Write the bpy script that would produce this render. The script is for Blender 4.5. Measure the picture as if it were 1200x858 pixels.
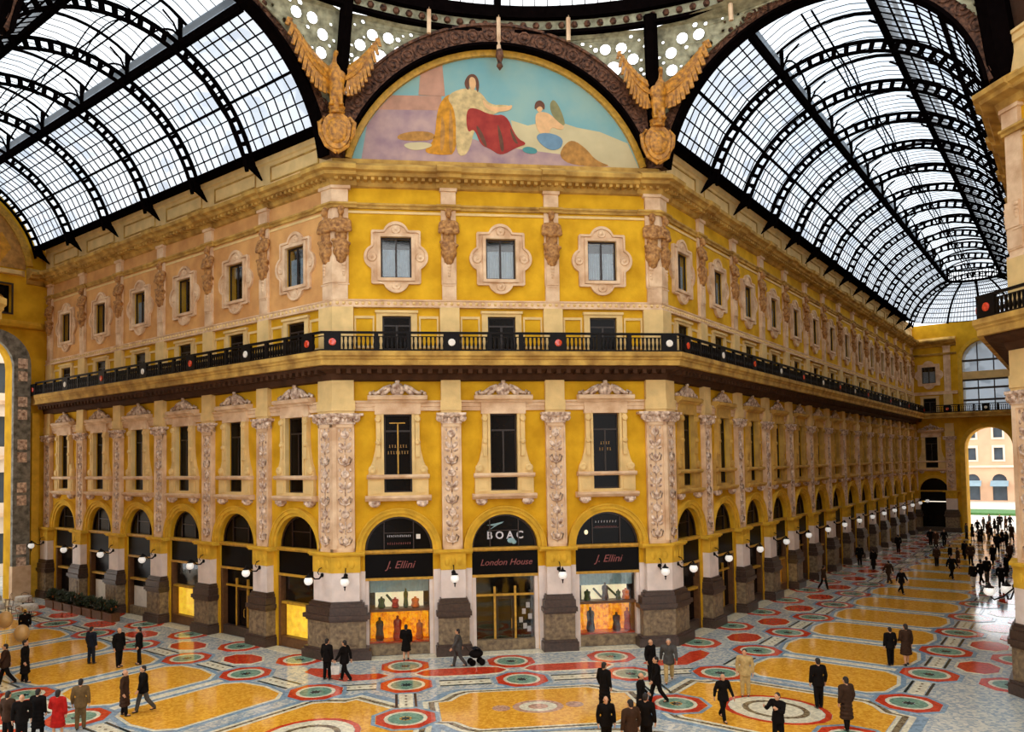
import bpy, bmesh, math, random
from mathutils import Vector, Matrix, Euler
from mathutils.geometry import tessellate_polygon
random.seed(7)
for o in list(bpy.data.objects): bpy.data.objects.remove(o)
SC = bpy.context.scene
COL = SC.collection
PI = math.pi; S = math.sqrt(.5); T22 = math.tan(PI/8)

# ------------------------------------------------------------------ camera
F_PX, PITCH, ROLL, YAW = 899.9, .0417, -.0149, .1236
PX, PY = 571.7, 505.9
cam = bpy.data.cameras.new('camera'); camo = bpy.data.objects.new('camera', cam); COL.objects.link(camo)
cam.sensor_width = 36; cam.lens = F_PX*36/1200
cam.shift_x = (600-PX)/1200; cam.shift_y = (PY-429)/1200
cam.clip_end = 600
_f = Vector((math.sin(YAW)*math.cos(PITCH), math.cos(YAW)*math.cos(PITCH), math.sin(PITCH)))
_r = Vector((math.cos(YAW), -math.sin(YAW), 0)); _u = _r.cross(_f)
_r2 = _r*math.cos(ROLL)+_u*math.sin(ROLL); _u2 = -_r*math.sin(ROLL)+_u*math.cos(ROLL)
m = Matrix((_r2, _u2, -_f)).transposed().to_4x4(); m.translation = (-5.31, -36.72, 8.93)
camo.matrix_world = m
SC.camera = camo

# ------------------------------------------------------------------ sky and exposure
world = bpy.data.worlds.new('World'); SC.world = world; world.use_nodes = True
nt = world.node_tree; nt.nodes.clear()
bg = nt.nodes.new('ShaderNodeBackground'); wo = nt.nodes.new('ShaderNodeOutputWorld')
tc = nt.nodes.new('ShaderNodeTexCoord'); nz = nt.nodes.new('ShaderNodeTexNoise'); rp = nt.nodes.new('ShaderNodeValToRGB')
nz.inputs['Scale'].default_value = 2.5; nz.inputs['Detail'].default_value = 4
rp.color_ramp.elements[0].position = .3; rp.color_ramp.elements[0].color = (.70, .80, .92, 1)
rp.color_ramp.elements[1].position = .65; rp.color_ramp.elements[1].color = (1, .98, .96, 1)
nt.links.new(tc.outputs['Generated'], nz.inputs['Vector']); nt.links.new(nz.outputs['Fac'], rp.inputs['Fac'])
nt.links.new(rp.outputs['Color'], bg.inputs['Color']); nt.links.new(bg.outputs[0], wo.inputs[0])
bg.inputs['Strength'].default_value = 2.3
SC.view_settings.view_transform = 'Standard'; SC.view_settings.look = 'None'
SC.view_settings.gamma = 1; SC.view_settings.use_curve_mapping = False
SC.view_settings.exposure = 0.3

# ------------------------------------------------------------------ materials
def lin(h):
    c = [int(h[i:i+2], 16)/255 for i in (0, 2, 4)]
    return tuple(x/12.92 if x <= .04045 else ((x+.055)/1.055)**2.4 for x in c)
M = {}
def mat(name, hexa, rough=.7, var=.15, scale=3., bump=0., bscale=20., metal=0., emit=0., hex2=None, spec=.5, vor=False):
    m = bpy.data.materials.new(name); m.use_nodes = True; n = m.node_tree.nodes; l = m.node_tree.links
    b = n['Principled BSDF']; c = lin(hexa)
    b.inputs['Roughness'].default_value = rough; b.inputs['Metallic'].default_value = metal
    b.inputs['Specular IOR Level'].default_value = spec
    g = n.new('ShaderNodeNewGeometry')
    if vor:
        t = n.new('ShaderNodeTexVoronoi'); t.inputs['Scale'].default_value = scale; out = t.outputs['Color']
        sep = n.new('ShaderNodeSeparateColor'); l.new(out, sep.inputs[0]); out = sep.outputs[0]
    else:
        t = n.new('ShaderNodeTexNoise'); t.inputs['Scale'].default_value = scale; t.inputs['Detail'].default_value = 5; out = t.outputs['Fac']
    l.new(g.outputs['Position'], t.inputs['Vector'])
    r = n.new('ShaderNodeValToRGB'); e = r.color_ramp.elements
    d = lin(hex2) if hex2 else tuple(x*(1-var) for x in c)
    e[0].position = .15 if vor else .32; e[0].color = (*d, 1)
    e[1].position = .85 if vor else .68; e[1].color = (*(min(1, x*(1+var*.5)) for x in c), 1)
    l.new(out, r.inputs['Fac']); l.new(r.outputs['Color'], b.inputs['Base Color'])
    if bump:
        t2 = n.new('ShaderNodeTexNoise'); t2.inputs['Scale'].default_value = bscale; t2.inputs['Detail'].default_value = 6
        l.new(g.outputs['Position'], t2.inputs['Vector'])
        bp = n.new('ShaderNodeBump'); bp.inputs['Strength'].default_value = bump; bp.inputs['Distance'].default_value = .05
        l.new(t2.outputs['Fac'], bp.inputs['Height']); l.new(bp.outputs[0], b.inputs['Normal'])
    if emit:
        l.new(r.outputs['Color'], b.inputs['Emission Color']); b.inputs['Emission Strength'].default_value = emit
    M[name] = m; return m
mat('stucco', 'DBAA26', .85, .22, .9, .2, 9, hex2='C4921A', spec=.15)
mat('stucco_gold', 'DDAE36', .8, .2, 2, .2, 12, spec=.2)
mat('stone', 'E4C7A4', .8, .2, 1.4, .2, 14, hex2='C9A27E', spec=.2)
mat('stone_cream', 'E6C587', .8, .15, 1.5, .15, 14, spec=.2)
mat('stone_carved', 'E9D3BE', .8, .45, 5, .6, 18, hex2='93705C', spec=.2)
mat('stone_white', 'E9D9CF', .6, .12, 2, .1, 10)
mat('cornice', 'C9A253', .8, .25, 1.4, .25, 10, hex2='967038', spec=.2)
mat('soffit_shade', '4E3424', .8, .3, 2, .2, 10, spec=.1)  # dark stone, with the shade under the balcony put into the colour
mat('herm', 'B58448', .7, .4, 7, .3, 20, hex2='7A4C26')
mat('granite_dark', '4A382F', .35, .4, 8, .1, 30)
mat('granite', '8E7A5C', .45, .4, 5, .1, 30, hex2='5E4C3C')
mat('iron', '0B0707', .9, .3, 4, spec=.0)
mat('iron_ornate', '6E4A36', .6, .6, 6, .8, 9, hex2='1C0F0D', spec=.2)
mat('rail_iron', '100B0A', .5, .3, 5, spec=.15)
mat('gilt', 'C98A26', .45, .4, 6, .3, 14, hex2='80501A')
mat('gold_trim', 'C9972F', .45, .3, 5)
mat('lattice', 'B2B094', .7, .35, 3, .4, 12, hex2='7E7C66', spec=.2)
mat('portal_stone', '8E8B80', .7, .35, 3, .4, 12, hex2='55524A')
mat('dark_glass', '0E0908', .25, .5, .8, hex2='050303', spec=.12)
mat('black_board', '070405', .4, .3, 2, spec=.1)
mat('curtain', '8699AB', .8, .25, 6, .2, 8)
mat('window_frame', '2A1D18', .5, .2, 4)
mat('white_paint', 'EDE7DC', .6, .1, 3)
mat('letter_white', 'CFCBD2', .5, .1, 3)
mat('letter_red', '8C4A46', .5, .1, 3)
mat('letter_gold', 'A87D3C', .5, .1, 3)
mat('speedbird', '8FB4BC', .5, .1, 3)
mat('curtain_lit', 'F2A516', .8, .35, 6, emit=.75, hex2='C4620E')
mat('display_white', 'FFF0C8', .8, .08, 3, emit=.55)
mat('display_blue', '8FAEB4', .8, .15, 5, .1, emit=.12)
mat('lit_yellow', 'F6C63A', .8, .25, 3, emit=.8)
mat('globe', 'F4F1EA', .35, .03, 3, emit=.35)
mat('wood_dark', '2E1A12', .4, .3, 5)
mat('wood_brown', '6A4526', .45, .3, 5)
mat('floor_base', 'CFCDBE', .1, .3, 9, hex2='9CABB2', vor=True, spec=.8)
mat('inlay_orange', 'F0B440', .1, .25, 11, hex2='E49A2C', vor=True, spec=.8)
mat('inlay_red', 'D8472A', .1, .25, 11, hex2='C03620', vor=True, spec=.8)
mat('inlay_cream', 'F2EACB', .1, .2, 11, vor=True, spec=.8)
mat('inlay_green', '7FA78E', .1, .3, 11, vor=True, spec=.8)
mat('inlay_dark', '2C3B3A', .1, .3, 11, vor=True, spec=.8)
mat('inlay_brown', '8A7C5E', .1, .5, 11, vor=True, hex2='5C4B38')
mat('inlay_blue', '8FAABC', .1, .25, 11, vor=True, spec=.8)
mat('inlay_pink', 'D3A48A', .1, .3, 11, vor=True, spec=.8)
mat('pavement', 'D8CEBC', .8, .12, .8)
mat('grass', '4E7A3C', .9, .3, 3, .5, 20)
mat('far_stucco', 'D9AE8C', .85, .15, .3)
mat('far_trim', 'E6D2BA', .85, .1, .5)
mat('far_glass', '4A5560', .2, .3, .5)
mat('awning', '8FA6B0', .8, .15, 1)
mat('mural_sky', '6A9CA2', .85, .2, .5, hex2='8FAEA4'); mat('mural_haze', 'C9B98E', .85, .15, .6)
mat('mural_ground', 'AE9088', .85, .25, 1.2, hex2='927680'); mat('mural_stone', 'B98A72', .85, .2, 1.5)
mat('mural_yellow', 'CB8A1E', .85, .35, 3); mat('mural_red', '9C3428', .85, .3, 2, hex2='8A241F')
mat('mural_skin', 'E0B07C', .85, .15, 3); mat('mural_cream', 'CDB27C', .85, .35, 3)
mat('mural_brown', '6A4230', .85, .3, 3); mat('mural_blue', '6C8CA2', .85, .2, 2); mat('mural_olive', '8A8458', .85, .25, 2)
mat('mural_scrub', 'B4803C', .85, .4, 3); mat('mural_teal', '4C8A8A', .85, .2, 2)
mat('plant', '2E3A1C', .7, .5, 8); mat('cloth_white', 'E8E4E2', .8, .1, 4)
mat('balloon', 'B98F52', .4, .15, 5)

def glassmat(name, tint, dirty, mixf, vscale, extra=.0):
    m = bpy.data.materials.new(name); m.use_nodes = True; n = m.node_tree.nodes; l = m.node_tree.links; n.clear()
    out = n.new('ShaderNodeOutputMaterial'); mx = n.new('ShaderNodeMixShader'); mx.inputs[0].default_value = mixf
    tr = n.new('ShaderNodeBsdfTransparent'); tl = n.new('ShaderNodeBsdfTranslucent')
    g = n.new('ShaderNodeNewGeometry'); v = n.new('ShaderNodeTexVoronoi'); v.inputs['Scale'].default_value = vscale
    l.new(g.outputs['Position'], v.inputs['Vector']); sp = n.new('ShaderNodeSeparateColor'); l.new(v.outputs['Color'], sp.inputs[0])
    r = n.new('ShaderNodeValToRGB'); e = r.color_ramp.elements
    e[0].position = .0; e[0].color = (*dirty, 1); e[1].position = .45; e[1].color = (*tint, 1)
    l.new(sp.outputs[0], r.inputs['Fac']); l.new(r.outputs['Color'], tr.inputs['Color'])
    tl.inputs['Color'].default_value = (.8, .82, .84, 1)
    l.new(tr.outputs[0], mx.inputs[1]); l.new(tl.outputs[0], mx.inputs[2]); l.new(mx.outputs[0], out.inputs[0])
    M[name] = m
glassmat('roof_glass', (.33, .345, .36), (.21, .235, .27), .2, 1.1)
glassmat('lantern_glass', (.5, .52, .53), (.38, .41, .43), .15, .6)
glassmat('dome_glass', (.86, .86, .85), (.7, .72, .74), .15, .5)
glassmat('vent_glass', (.34, .37, .40), (.22, .25, .28), .25, 1.1)
def clearglass():
    m = bpy.data.materials.new('clear_glass'); m.use_nodes = True; n = m.node_tree.nodes; l = m.node_tree.links; n.clear()
    out = n.new('ShaderNodeOutputMaterial'); mx = n.new('ShaderNodeMixShader'); mx.inputs[0].default_value = .06
    tr = n.new('ShaderNodeBsdfTransparent'); tr.inputs['Color'].default_value = (.94, .94, .92, 1)
    gl = n.new('ShaderNodeBsdfGlossy'); gl.inputs['Roughness'].default_value = .05
    l.new(tr.outputs[0], mx.inputs[1]); l.new(gl.outputs[0], mx.inputs[2]); l.new(mx.outputs[0], out.inputs[0]); M['clear_glass'] = m
clearglass()

# ------------------------------------------------------------------ mesh helpers
class MB:
    """collects shapes; wall shapes use u along the wall, v out of the wall (towards the hall), z up"""
    def __init__(s): s.v = []; s.f = []
    def quadbox(s, P):
        b = len(s.v); s.v += [tuple(p) for p in P]
        s.f += [tuple(b+i for i in q) for q in ((0,3,2,1),(4,5,6,7),(0,1,5,4),(1,2,6,5),(2,3,7,6),(3,0,4,7))]
        return s
    def box(s, x0, x1, y0, y1, z0, z1):
        return s.quadbox([(x0,y0,z0),(x1,y0,z0),(x1,y1,z0),(x0,y1,z0),(x0,y0,z1),(x1,y0,z1),(x1,y1,z1),(x0,y1,z1)])
    def wb(s, u0, u1, v0, v1, z0, z1, m0=0, m1=0, vb=0):
        # m0/m1: mitre growth of either end with v
        a, b, c, d = u0-m0*v1, u1+m1*v1, u1+m1*v0, u0-m0*v0
        return s.quadbox([(a,-v1,z0),(b,-v1,z0),(c,-v0,z0),(d,-v0,z0),(a,-v1,z1),(b,-v1,z1),(c,-v0,z1),(d,-v0,z1)])
    def plate(s, outer, holes=(), v0=0, v1=.1, back=False, horiz=False):
        loops = [outer]+list(holes)
        T = (lambda p, d: (p[0], p[1], d)) if horiz else (lambda p, d: (p[0], -d, p[1]))
        flat = [p for lp in loops for p in lp]
        tris = tessellate_polygon([[Vector((p[0], p[1], 0)) for p in lp] for lp in loops])
        b = len(s.v); n = len(flat)
        s.v += [T(p, v1) for p in flat]+[T(p, v0) for p in flat]
        for t in tris:
            # orient towards +d
            a, bb, c = (flat[i] for i in t)
            cr = (bb[0]-a[0])*(c[1]-a[1])-(bb[1]-a[1])*(c[0]-a[0])
            tt = t if (cr > 0) else (t[0], t[2], t[1])
            s.f.append(tuple(b+i for i in tt))
            if back: s.f.append(tuple(b+n+i for i in reversed(tt)))
        k = 0
        for lp in loops:
            m = len(lp)
            for i in range(m): s.f.append((b+k+i, b+k+(i+1) % m, b+n+k+(i+1) % m, b+n+k+i))
            k += m
        return s
    def sweep(s, prof, u0, u1, m0=0, m1=0):
        b = len(s.v); n = len(prof)
        s.v += [(u0-m0*v, -v, z) for v, z in prof]+[(u1+m1*v, -v, z) for v, z in prof]
        for i in range(n):
            j = (i+1) % n; s.f.append((b+i, b+j, b+n+j, b+n+i))
        s.f.append(tuple(b+i for i in reversed(range(n)))); s.f.append(tuple(b+n+i for i in range(n)))
        return s
    def arc(s, cu, cz, r0, r1, a0, a1, v0, v1, n=20):
        o = [(cu+r1*math.cos(a0+(a1-a0)*i/n), cz+r1*math.sin(a0+(a1-a0)*i/n)) for i in range(n+1)]
        q = [(cu+r0*math.cos(a0+(a1-a0)*i/n), cz+r0*math.sin(a0+(a1-a0)*i/n)) for i in range(n+1)]
        for i in range(n):
            P = [o[i], o[i+1], q[i+1], q[i]]
            s.quadbox([(p[0], -v0, p[1]) for p in P]+[(p[0], -v1, p[1]) for p in P])
        return s
    def lathe(s, prof, n=12, c=(0,0,0), axis='z', a0=0):
        b = len(s.v); k = len(prof)
        for i in range(n):
            a = a0+2*PI*i/n
            for r, h in prof:
                if axis == 'z': p = (c[0]+r*math.cos(a), c[1]+r*math.sin(a), c[2]+h)
                elif axis == 'y': p = (c[0]+r*math.cos(a), c[1]-h, c[2]+r*math.sin(a))   # h towards the hall
                else: p = (c[0]+h, c[1]+r*math.cos(a), c[2]+r*math.sin(a))
                s.v.append(p)
        for i in range(n):
            for j in range(k-1): s.f.append((b+i*k+j, b+((i+1) % n)*k+j, b+((i+1) % n)*k+j+1, b+i*k+j+1))
        if prof[0][0] > 1e-6: s.f.append(tuple(b+i*k for i in reversed(range(n))))
        if prof[-1][0] > 1e-6: s.f.append(tuple(b+i*k+k-1 for i in range(n)))
        return s
    def tube(s, pts, r, n=6, close=False, caps=True):
        pts = [Vector(p) for p in pts]; b = len(s.v); k = len(pts)
        rs = r if isinstance(r, (list, tuple)) else [r]*k
        for i, p in enumerate(pts):
            d = (pts[(i+1) % k]-pts[i-1]) if close else (pts[min(i+1, k-1)]-pts[max(i-1, 0)])
            d.normalize(); up = Vector((0,0,1)) if abs(d.z) < .95 else Vector((1,0,0))
            x = d.cross(up).normalized(); y = x.cross(d)
            for j in range(n):
                a = 2*PI*j/n; s.v.append(tuple(p+(x*math.cos(a)+y*math.sin(a))*rs[i]))
        for i in range(k if close else k-1):
            for j in range(n):
                i2 = (i+1) % k
                s.f.append((b+i*n+j, b+i*n+(j+1) % n, b+i2*n+(j+1) % n, b+i2*n+j))
        if caps and not close:
            s.f.append(tuple(b+j for j in reversed(range(n)))); s.f.append(tuple(b+(k-1)*n+j for j in range(n)))
        return s
    def ell(s, c, r, nu=10, nv=6, rot=None):
        b = len(s.v); R = rot or Matrix.Identity(3); c = Vector(c)
        if not isinstance(r, (list, tuple)): r = (r, r, r)
        s.v.append(tuple(c+R @ Vector((0,0,r[2]))))
        for j in range(1, nv):
            t = PI*j/nv
            for i in range(nu):
                a = 2*PI*i/nu; s.v.append(tuple(c+R @ Vector((r[0]*math.sin(t)*math.cos(a), r[1]*math.sin(t)*math.sin(a), r[2]*math.cos(t)))))
        s.v.append(tuple(c+R @ Vector((0,0,-r[2])))); e = len(s.v)-1
        for i in range(nu):
            i2 = (i+1) % nu
            s.f.append((b, b+1+i, b+1+i2)); s.f.append((e, b+1+(nv-2)*nu+i2, b+1+(nv-2)*nu+i))
            for j in range(nv-2): s.f.append((b+1+j*nu+i, b+1+(j+1)*nu+i, b+1+(j+1)*nu+i2, b+1+j*nu+i2))
        return s
    def cap(s, p0, r0, p1, r1, n=10):
        p0 = Vector(p0); p1 = Vector(p1); d = (p1-p0); L = d.length or 1e-4; d = d/L
        pts = []; rs = []
        for k in range(4, 0, -1): a = PI/2*k/4.2; pts.append(p0-d*r0*math.sin(a)); rs.append(r0*math.cos(a))
        pts += [p0, p1]; rs += [r0, r1]
        for k in range(1, 5): a = PI/2*k/4.2; pts.append(p1+d*r1*math.sin(a)); rs.append(r1*math.cos(a))
        up = Vector((0,0,1)) if abs(d.z) < .9 else Vector((1,0,0)); x = d.cross(up).normalized(); y = x.cross(d)
        b = len(s.v)
        for p, r in zip(pts, rs):
            for j in range(n): a = 2*PI*j/n; s.v.append(tuple(p+(x*math.cos(a)+y*math.sin(a))*r))
        for i in range(len(pts)-1):
            for j in range(n): s.f.append((b+i*n+j, b+i*n+(j+1) % n, b+(i+1)*n+(j+1) % n, b+(i+1)*n+j))
        s.f.append(tuple(b+j for j in reversed(range(n)))); s.f.append(tuple(b+(len(pts)-1)*n+j for j in range(n)))
        return s
    def add(s, me, M4=None):
        b = len(s.v)
        s.v += [tuple(M4 @ v.co) if M4 else tuple(v.co) for v in me.vertices]
        s.f += [tuple(b+i for i in p.vertices) for p in me.polygons]; return s
    def mesh(s, name, material=None, smooth=False, fix=True):
        me = bpy.data.meshes.new(name); me.from_pydata(s.v, [], s.f)
        if fix:
            bm = bmesh.new(); bm.from_mesh(me); bmesh.ops.recalc_face_normals(bm, faces=bm.faces); bm.to_mesh(me); bm.free()
        if material: me.materials.append(M[material])
        if smooth: me.polygons.foreach_set('use_smooth', [True]*len(me.polygons))
        me.update(); return me
    def build(s, name, material, parent=None, loc=(0,0,0), rz=0, smooth=False, **kw):
        return put(name, s.mesh(name, material, smooth), parent, loc, rz, **kw)
def put(name, me, parent=None, loc=(0,0,0), rz=0, label=None, cat=None, group=None, kind=None, mw=None):
    o = bpy.data.objects.new(name, me); COL.objects.link(o)
    if parent: o.parent = parent
    if mw is not None: o.matrix_world = mw
    else:
        o.location = loc; o.rotation_euler = rz if isinstance(rz, (tuple, Euler)) else (0,0,rz)
    if label: o['label'] = label
    if cat: o['category'] = cat
    if group: o['group'] = group
    if kind: o['kind'] = kind
    return o
def blob(mb, voxel, smooth=4, dec=None, name='blob', material=None):
    """one continuous skin around overlapping volumes"""
    me = mb.mesh(name); o = bpy.data.objects.new('tmp', me); COL.objects.link(o)
    r = o.modifiers.new('r', 'REMESH'); r.mode = 'VOXEL'; r.voxel_size = voxel
    if smooth: q = o.modifiers.new('s', 'SMOOTH'); q.factor = .5; q.iterations = smooth
    if dec: q = o.modifiers.new('d', 'DECIMATE'); q.ratio = dec
    dg = bpy.context.evaluated_depsgraph_get(); dg.update()
    out = bpy.data.meshes.new_from_object(o.evaluated_get(dg)); out.name = name
    bpy.data.objects.remove(o); bpy.data.meshes.remove(me)
    out.materials.clear()
    if material: out.materials.append(M[material])
    out.polygons.foreach_set('use_smooth', [True]*len(out.polygons))
    return out
def text(body, size, material, shear=0., ext=.01, bold=0., spacing=1.):
    cu = bpy.data.curves.new('lettering', 'FONT'); cu.body = body; cu.size = size; cu.extrude = ext; cu.shear = shear
    cu.align_x = 'CENTER'; cu.offset = bold; cu.space_character = spacing; cu.resolution_u = 3
    o = bpy.data.objects.new('tmp', cu); COL.objects.link(o)
    dg = bpy.context.evaluated_depsgraph_get(); dg.update()
    me = bpy.data.meshes.new_from_object(o.evaluated_get(dg)); bpy.data.objects.remove(o)
    me.transform(Matrix.Rotation(PI/2, 4, 'X')); me.materials.clear(); me.materials.append(M[material]); return me
ORD = ['first','second','third','fourth','fifth','sixth','seventh','eighth','ninth','tenth','eleventh','twelfth','thirteenth','fourteenth','fifteenth','sixteenth']

# ------------------------------------------------------------------ frames of the three walls
W = 14.6                                   # width of either arcade
MF = Matrix.Identity(4)
ML = Matrix.Translation((-8, 0, 0)) @ Matrix.Rotation(-PI/4, 4, 'Z')   # u runs towards the corner (corner at u = 0)
MR = Matrix.Translation((8, 0, 0)) @ Matrix.Rotation(PI/4, 4, 'Z')     # u runs away from the corner
TL, TR = 31.3, 71.0
BL, BR, BFr = 5.04, 5.0, 5.06
baysF = [-BFr, 0, BFr]; baysL = [-(2.78+BL*k) for k in range(6)]; baysR = [2.67+BR*k for k in range(14)]
OCT = Vector((0, -(8+W*S), 0))             # centre of the octagon
NAME_L = 'short arcade'; NAME_R = 'long arcade'; NAME_F = 'octagon facade'

def arcpts(cu, cz, r, a0, a1, n=14): return [(cu+r*math.cos(a0+(a1-a0)*i/n), cz+r*math.sin(a0+(a1-a0)*i/n)) for i in range(n+1)]
def rect(u0, u1, z0, z1): return [(u0, z0), (u1, z0), (u1, z1), (u0, z1)]
AH, AS = 1.6, 4.9                          # arch half width and springing
def bay_outline(hw, top):
    return [(-hw, 0), (-AH, 0)]+[(-p[0], p[1]) for p in arcpts(0, AS, AH, 0, PI)]+[(AH, 0), (hw, 0), (hw, top), (-hw, top)]
def bay_wall(mb, u, hw, top=23.1):
    o = [(u+a, b) for a, b in bay_outline(hw, top)]
    hs = [[(u+a, b) for a, b in r] for r in (rect(-.66, .66, 7.64, 11.33), rect(-.68, .68, 14.2, 16.04), rect(-.73, .73, 17.87, 19.85))]
    mb.plate(o, hs, -.55, 0)

# ---- floor, ground
def floor():
    mb = MB(); mb.box(-42, 80, -60, 75, -.4, -.012)
    return mb.build('floor', 'floor_base', kind='structure', label='polished mosaic floor with orange panels and red ringed medallions', cat='floor')
FLOOR = floor()

def make_wall(name, Mx, bays, hw, u0, u1, label):
    mb = MB()
    for u in bays: bay_wall(mb, u, hw)
    a, b = min(bays)-hw, max(bays)+hw
    if a > u0: mb.wb(u0, a, -.55, 0, 0, 23.1)
    if b < u1: mb.wb(b, u1, -.55, 0, 0, 23.1)
    o = mb.build(name, 'stucco', kind='structure', label=label, cat='wall'); o.matrix_world = Mx; return o
WF = make_wall('wall_front', MF, baysF, BFr/2, -8, 8, 'golden three bay corner facade of the octagon under the painted lunette')
WL = make_wall('wall_left', ML, baysL, BL/2, -TL, 0, 'golden six bay side wall of the short arcade')
WR = make_wall('wall_right', MR, baysR, BR/2, 0, TR, 'golden fourteen bay side wall of the long arcade leading to the square')

P_SOFF = [(0,12.9),(.3,12.95),(.42,13.25),(.95,13.4),(1.0,13.5),(1.0,13.56),(0,13.56)]
P_BALC = [(0,13.55),(1.22,13.55),(1.22,13.58),(1.22,13.78),(1.28,13.84),(1.28,13.9),(1.36,13.98),(1.36,14.18),(0,14.18)]
P_MAIN = [(0,22.2),(.14,22.25),(.25,22.5),(.68,22.58),(.74,22.72),(.92,22.78),(.96,22.95),(.9,23.0),(.35,23.3),(0,23.3)]
P_BAND = [(0,11.5),(.1,11.5),(.1,11.68),(.14,11.7),(.14,11.86),(.2,11.9),(.2,11.98),(0,11.98)]
P_LEDGE = [(0,16.44),(.2,16.44),(.2,16.52),(.1,16.54),(.1,16.74),(.14,16.76),(.14,16.82),(0,16.82)]
P_BELT = [(0,21.2),(.1,21.2),(.12,21.3),(.2,21.36),(.2,21.44),(0,21.44)]
P_DOTS = [(0,20.98),(.05,20.98),(.05,21.1),(0,21.1)]
P_BASE = [(0,0),(.12,0),(.12,.35),(.08,.42),(0,.42)]
P_ATTIC = [(-.4,23.2),(.12,23.2),(.12,24.55),(.22,24.6),(.22,24.85),(.3,24.88),(.3,25.0),(-.4,25.0)]
def mouldings(Wo, u0, u1, m0, m1, attic=True):
    for nm, pr, ma in (('balcony_slab', P_BALC, 'cornice'), ('balcony_soffit', P_SOFF, 'soffit_shade'), ('main_cornice', P_MAIN, 'cornice'), ('window_band', P_BAND, 'stone'), ('ledge', P_LEDGE, 'stone'), ('belt_course', P_BELT, 'cornice'), ('bead_course', P_DOTS, 'stone_cream')):
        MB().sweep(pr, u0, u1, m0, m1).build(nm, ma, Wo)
    if attic: MB().sweep(P_ATTIC, u0, u1, m0, m1).build('attic_parapet', 'stone_cream', Wo)
mouldings(WF, -8, 8, T22, T22, False)
MB().sweep([(-.5,23.2),(.25,23.2),(.25,23.35),(.1,23.4),(.1,23.6),(-.5,23.6)], -8, 8, T22, T22).build('attic_parapet', 'cornice', WF)
mouldings(WL, -TL, 0, -1, T22); mouldings(WR, 0, TR, T22, -1)
# attic panels on both arcades, modillions under the main cornice
apan = MB().wb(-1.9, 1.9, .12, .17, 23.55, 23.62).wb(-1.9, 1.9, .12, .17, 24.28, 24.35).wb(-1.9, -1.83, .12, .17, 23.62, 24.28).wb(1.83, 1.9, .12, .17, 23.62, 24.28).mesh('attic_panel', 'cornice')
for Wo, bays in ((WL, baysL), (WR, baysR)):
    for u in bays: put('attic_panel', apan, Wo, (u, 0, 0))
def dentils(Wo, u0, u1):
    mb = MB(); n = int((u1-u0)/.34)
    for i in range(n):
        u = u0+(i+.5)*(u1-u0)/n; mb.wb(u-.08, u+.08, .2, .6, 22.42, 22.58)
    mb.build('dentil_row', 'cornice', Wo, kind='stuff')
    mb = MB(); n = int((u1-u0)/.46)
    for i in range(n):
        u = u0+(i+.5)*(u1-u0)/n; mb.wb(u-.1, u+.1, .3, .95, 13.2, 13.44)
    mb.build('balcony_modillions', 'soffit_shade', Wo, kind='stuff')
    mb = MB(); n = int((u1-u0)/.3)
    for i in range(n):
        u = u0+(i+.5)*(u1-u0)/n; mb.lathe([(.09,0),(.06,.05),(0,.07)], 6, (u, -.1, 16.64), 'y')
    mb.build('ledge_rosettes', 'stone_cream', Wo, kind='stuff')
dentils(WF, -8, 8); dentils(WL, -TL+.9, 0); dentils(WR, 0, TR-.9)

mat('stucco_pink_cast', 'D9A566', .85, .2, .9, .2, 9, hex2='C68F58', spec=.15)  # same stucco as the other walls, pinkish cast of the vault light painted in
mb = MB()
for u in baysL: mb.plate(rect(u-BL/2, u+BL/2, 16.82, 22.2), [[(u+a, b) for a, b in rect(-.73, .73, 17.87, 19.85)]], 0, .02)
mb.wb(-.26, 0, 0, .02, 16.82, 22.2, 0, T22).build('upper_wall_field', 'stucco_pink_cast', WL)
# ---- pilasters
def relief(mb, z0, z1, hw, v, cu=0.):
    """carved arabesque: candelabra stem with paired leaves, vases and masks"""
    n = int((z1-z0)/.62)
    for i in range(n):
        z = z0+(i+.5)*(z1-z0)/n; k = i % 3
        mb.wb(cu-.025, cu+.025, v, v+.04, z-.3, z+.3)
        if k == 0:
            mb.ell((cu, -v, z), (.15, .07, .16), 8, 5)
            for s in (-1, 1): mb.tube([(cu, -v-.02, z-.2), (cu+s*hw*.55, -v-.04, z-.12), (cu+s*hw*.75, -v-.03, z+.1), (cu+s*hw*.45, -v-.03, z+.2), (cu+s*hw*.4, -v-.02, z+.08)], [.05,.045,.04,.035,.03], 5)
        elif k == 1:
            for s in (-1, 1):
                mb.ell((cu+s*hw*.42, -v, z+.08), (.11, .05, .2), 7, 5, Matrix.Rotation(s*.6, 3, 'Y'))
                mb.ell((cu+s*hw*.5, -v, z-.16), (.08, .045, .13), 7, 5, Matrix.Rotation(s*1.1, 3, 'Y'))
        else:
            mb.lathe([(.2,0),(.2,.03),(.13,.05),(.1,.03),(.06,.07),(0,.08)], 9, (cu, -v, z), 'y')
            for s in (-1, 1): mb.ell((cu+s*hw*.62, -v, z+.2), (.06, .04, .09), 6, 4); mb.ell((cu+s*hw*.62, -v, z-.2), (.06, .04, .09), 6, 4)
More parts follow.
